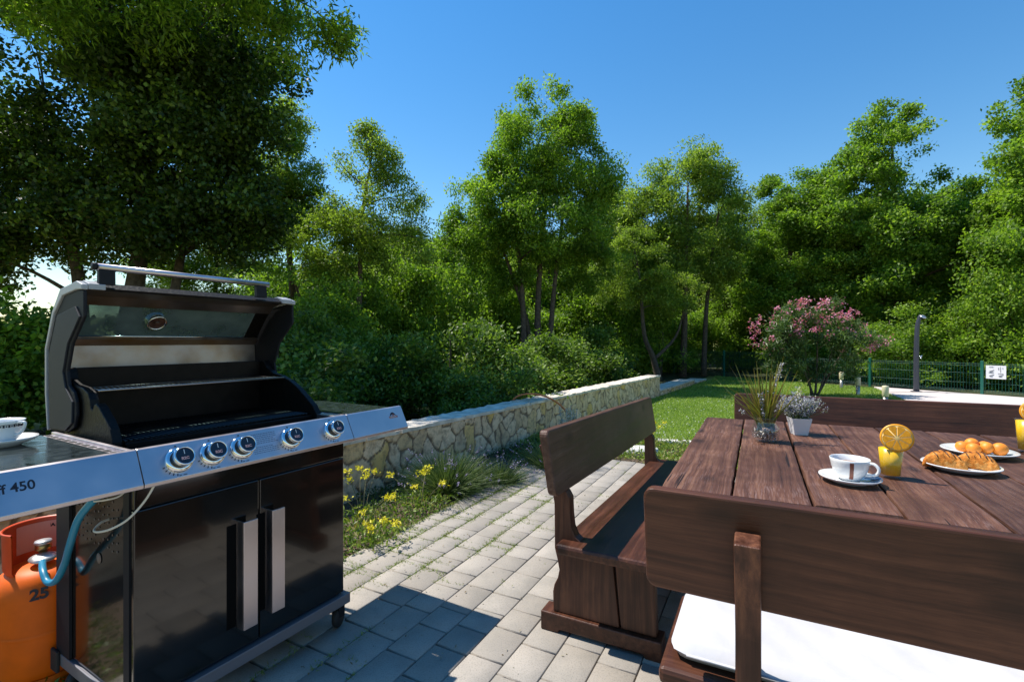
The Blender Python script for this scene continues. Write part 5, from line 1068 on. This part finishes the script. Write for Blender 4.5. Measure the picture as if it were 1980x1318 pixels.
# gas bottle
BX, BY = -1.905, 1.965
gb = empty('gas_bottle', (BX, BY, 0), math.atan2(-BY, -BX), label='orange gas bottle with an open collar under the left grill shelf', cat='gas bottle')
m = MB(); m.lathe([(0, .02), (.10, .022), (.135, .05), (.147, .09), (.147, .37), (.142, .41), (.125, .44), (.10, .458), (.06, .468), (0, .470)], 56); m.lathe([(.142, 0), (.146, .0), (.146, .06), (.142, .06), (.142, 0)], 48)
m.lathe([(.1475, .22), (.149, .225), (.149, .232), (.1475, .237)], 56); m.build('body', ORANGE, gb)
m = MB(); m.lathe([(.108, .452), (.116, .47), (.118, .605), (.122, .615), (.118, .618), (.113, .610), (.112, .47), (.104, .452)], 52, (0, 0, 0), None, 100, 312); m.build('collar', ORANGE_D, gb)
m = MB(); m.lathe([(.0, .468), (.022, .468), (.022, .483), (.014, .488), (.014, .515), (.024, .517), (.026, .525), (.026, .537), (.02, .541), (0, .541)], 20); vlv = m.build('valve', plain('brass', (.45, .3, .12), .35, .9), gb)
m = MB(); m.lathe([(0, 0), (.018, 0), (.03, .006), (.042, .010), (.044, .015), (.03, .022), (.012, .028), (0, .028)], 30, (.035, .0, .480), Matrix.Rotation(R(8), 4, 'Y')); m.lathe([(0, 0), (.026, 0), (.028, .006), (.026, .012), (0, .012)], 24, (.006, 0, .541)); m.build('regulator', plain('grey_cast', (.5, .5, .5), .4, .6), gb)
vs = []; n = 10
for zz in (.485, .598):
    for q in range(n + 1): an = R(150 + 75 * q / n); vs.append((.1105 * math.cos(an), .1105 * math.sin(an), zz))
m = MB(); m.add(vs, [(q, q + 1, n + 2 + q, n + 1 + q) for q in range(n)]); m.build('sticker', plain('pink_label', (.62, .3, .24), .5), gb)
Mx = Matrix.Rotation(R(160), 4, 'Z') @ Matrix.Translation((.1095, 0, .585)) @ Matrix.Rotation(R(-90), 4, 'Z') @ Matrix.Rotation(R(90), 4, 'X'); text_mesh('NA', Mx @ Matrix.Translation((-.03, -.012, 0)), .018, INK, 'label_text', gb, 1.1, .001)
Mx = Matrix.Rotation(R(-3), 4, 'Z') @ Matrix.Translation((.1480, 0, .395)) @ Matrix.Rotation(R(90), 4, 'Z') @ Matrix.Rotation(R(80), 4, 'X'); text_mesh('25', Mx @ Matrix.Translation((-.03, -.02, .003)), .055, INK, 'number', gb, 1.0, .002)
hz = lambda px, py, z: ((px - 990) / 935 * z, z, 1.36 - (py - 659) / 935 * z)
m = MB(); m.tube(smooth_curve([hz(205, 948, 1.62), hz(178, 970, 1.60), hz(152, 1003, 1.62), hz(136, 1050, 1.66), hz(124, 1092, 1.74), hz(108, 1122, 1.78), hz(92, 1124, 1.80), hz(83, 1103, 1.83), hz(82, 1086, 1.90)], 6), .0115, 12); tag(m.build('gas_hose', HOSE), label='blue rubber gas hose looping from the orange bottle up behind the grill front', cat='gas hose')
m = MB(); m.tube(smooth_curve([hz(300, 935, 1.56), hz(280, 968, 1.56), hz(248, 1003, 1.55), hz(215, 1022, 1.55), hz(190, 1028, 1.57), hz(182, 1024, 1.60), hz(195, 1010, 1.63), hz(212, 1003, 1.66)], 6), .0035, 8); tag(m.build('white_cable', WIRE), label='thin white cable hanging in a loop under the grill control panel', cat='cable')
m = MB(); m.tube(smooth_curve([hz(182, 969, 1.5), hz(205, 966, 1.5), hz(228, 960, 1.52), hz(242, 950, 1.54)], 5), .0028, 8); tag(m.build('grey_cable', WIRE), label='short pale cable tucked along the underside of the left shelf', cat='cable')
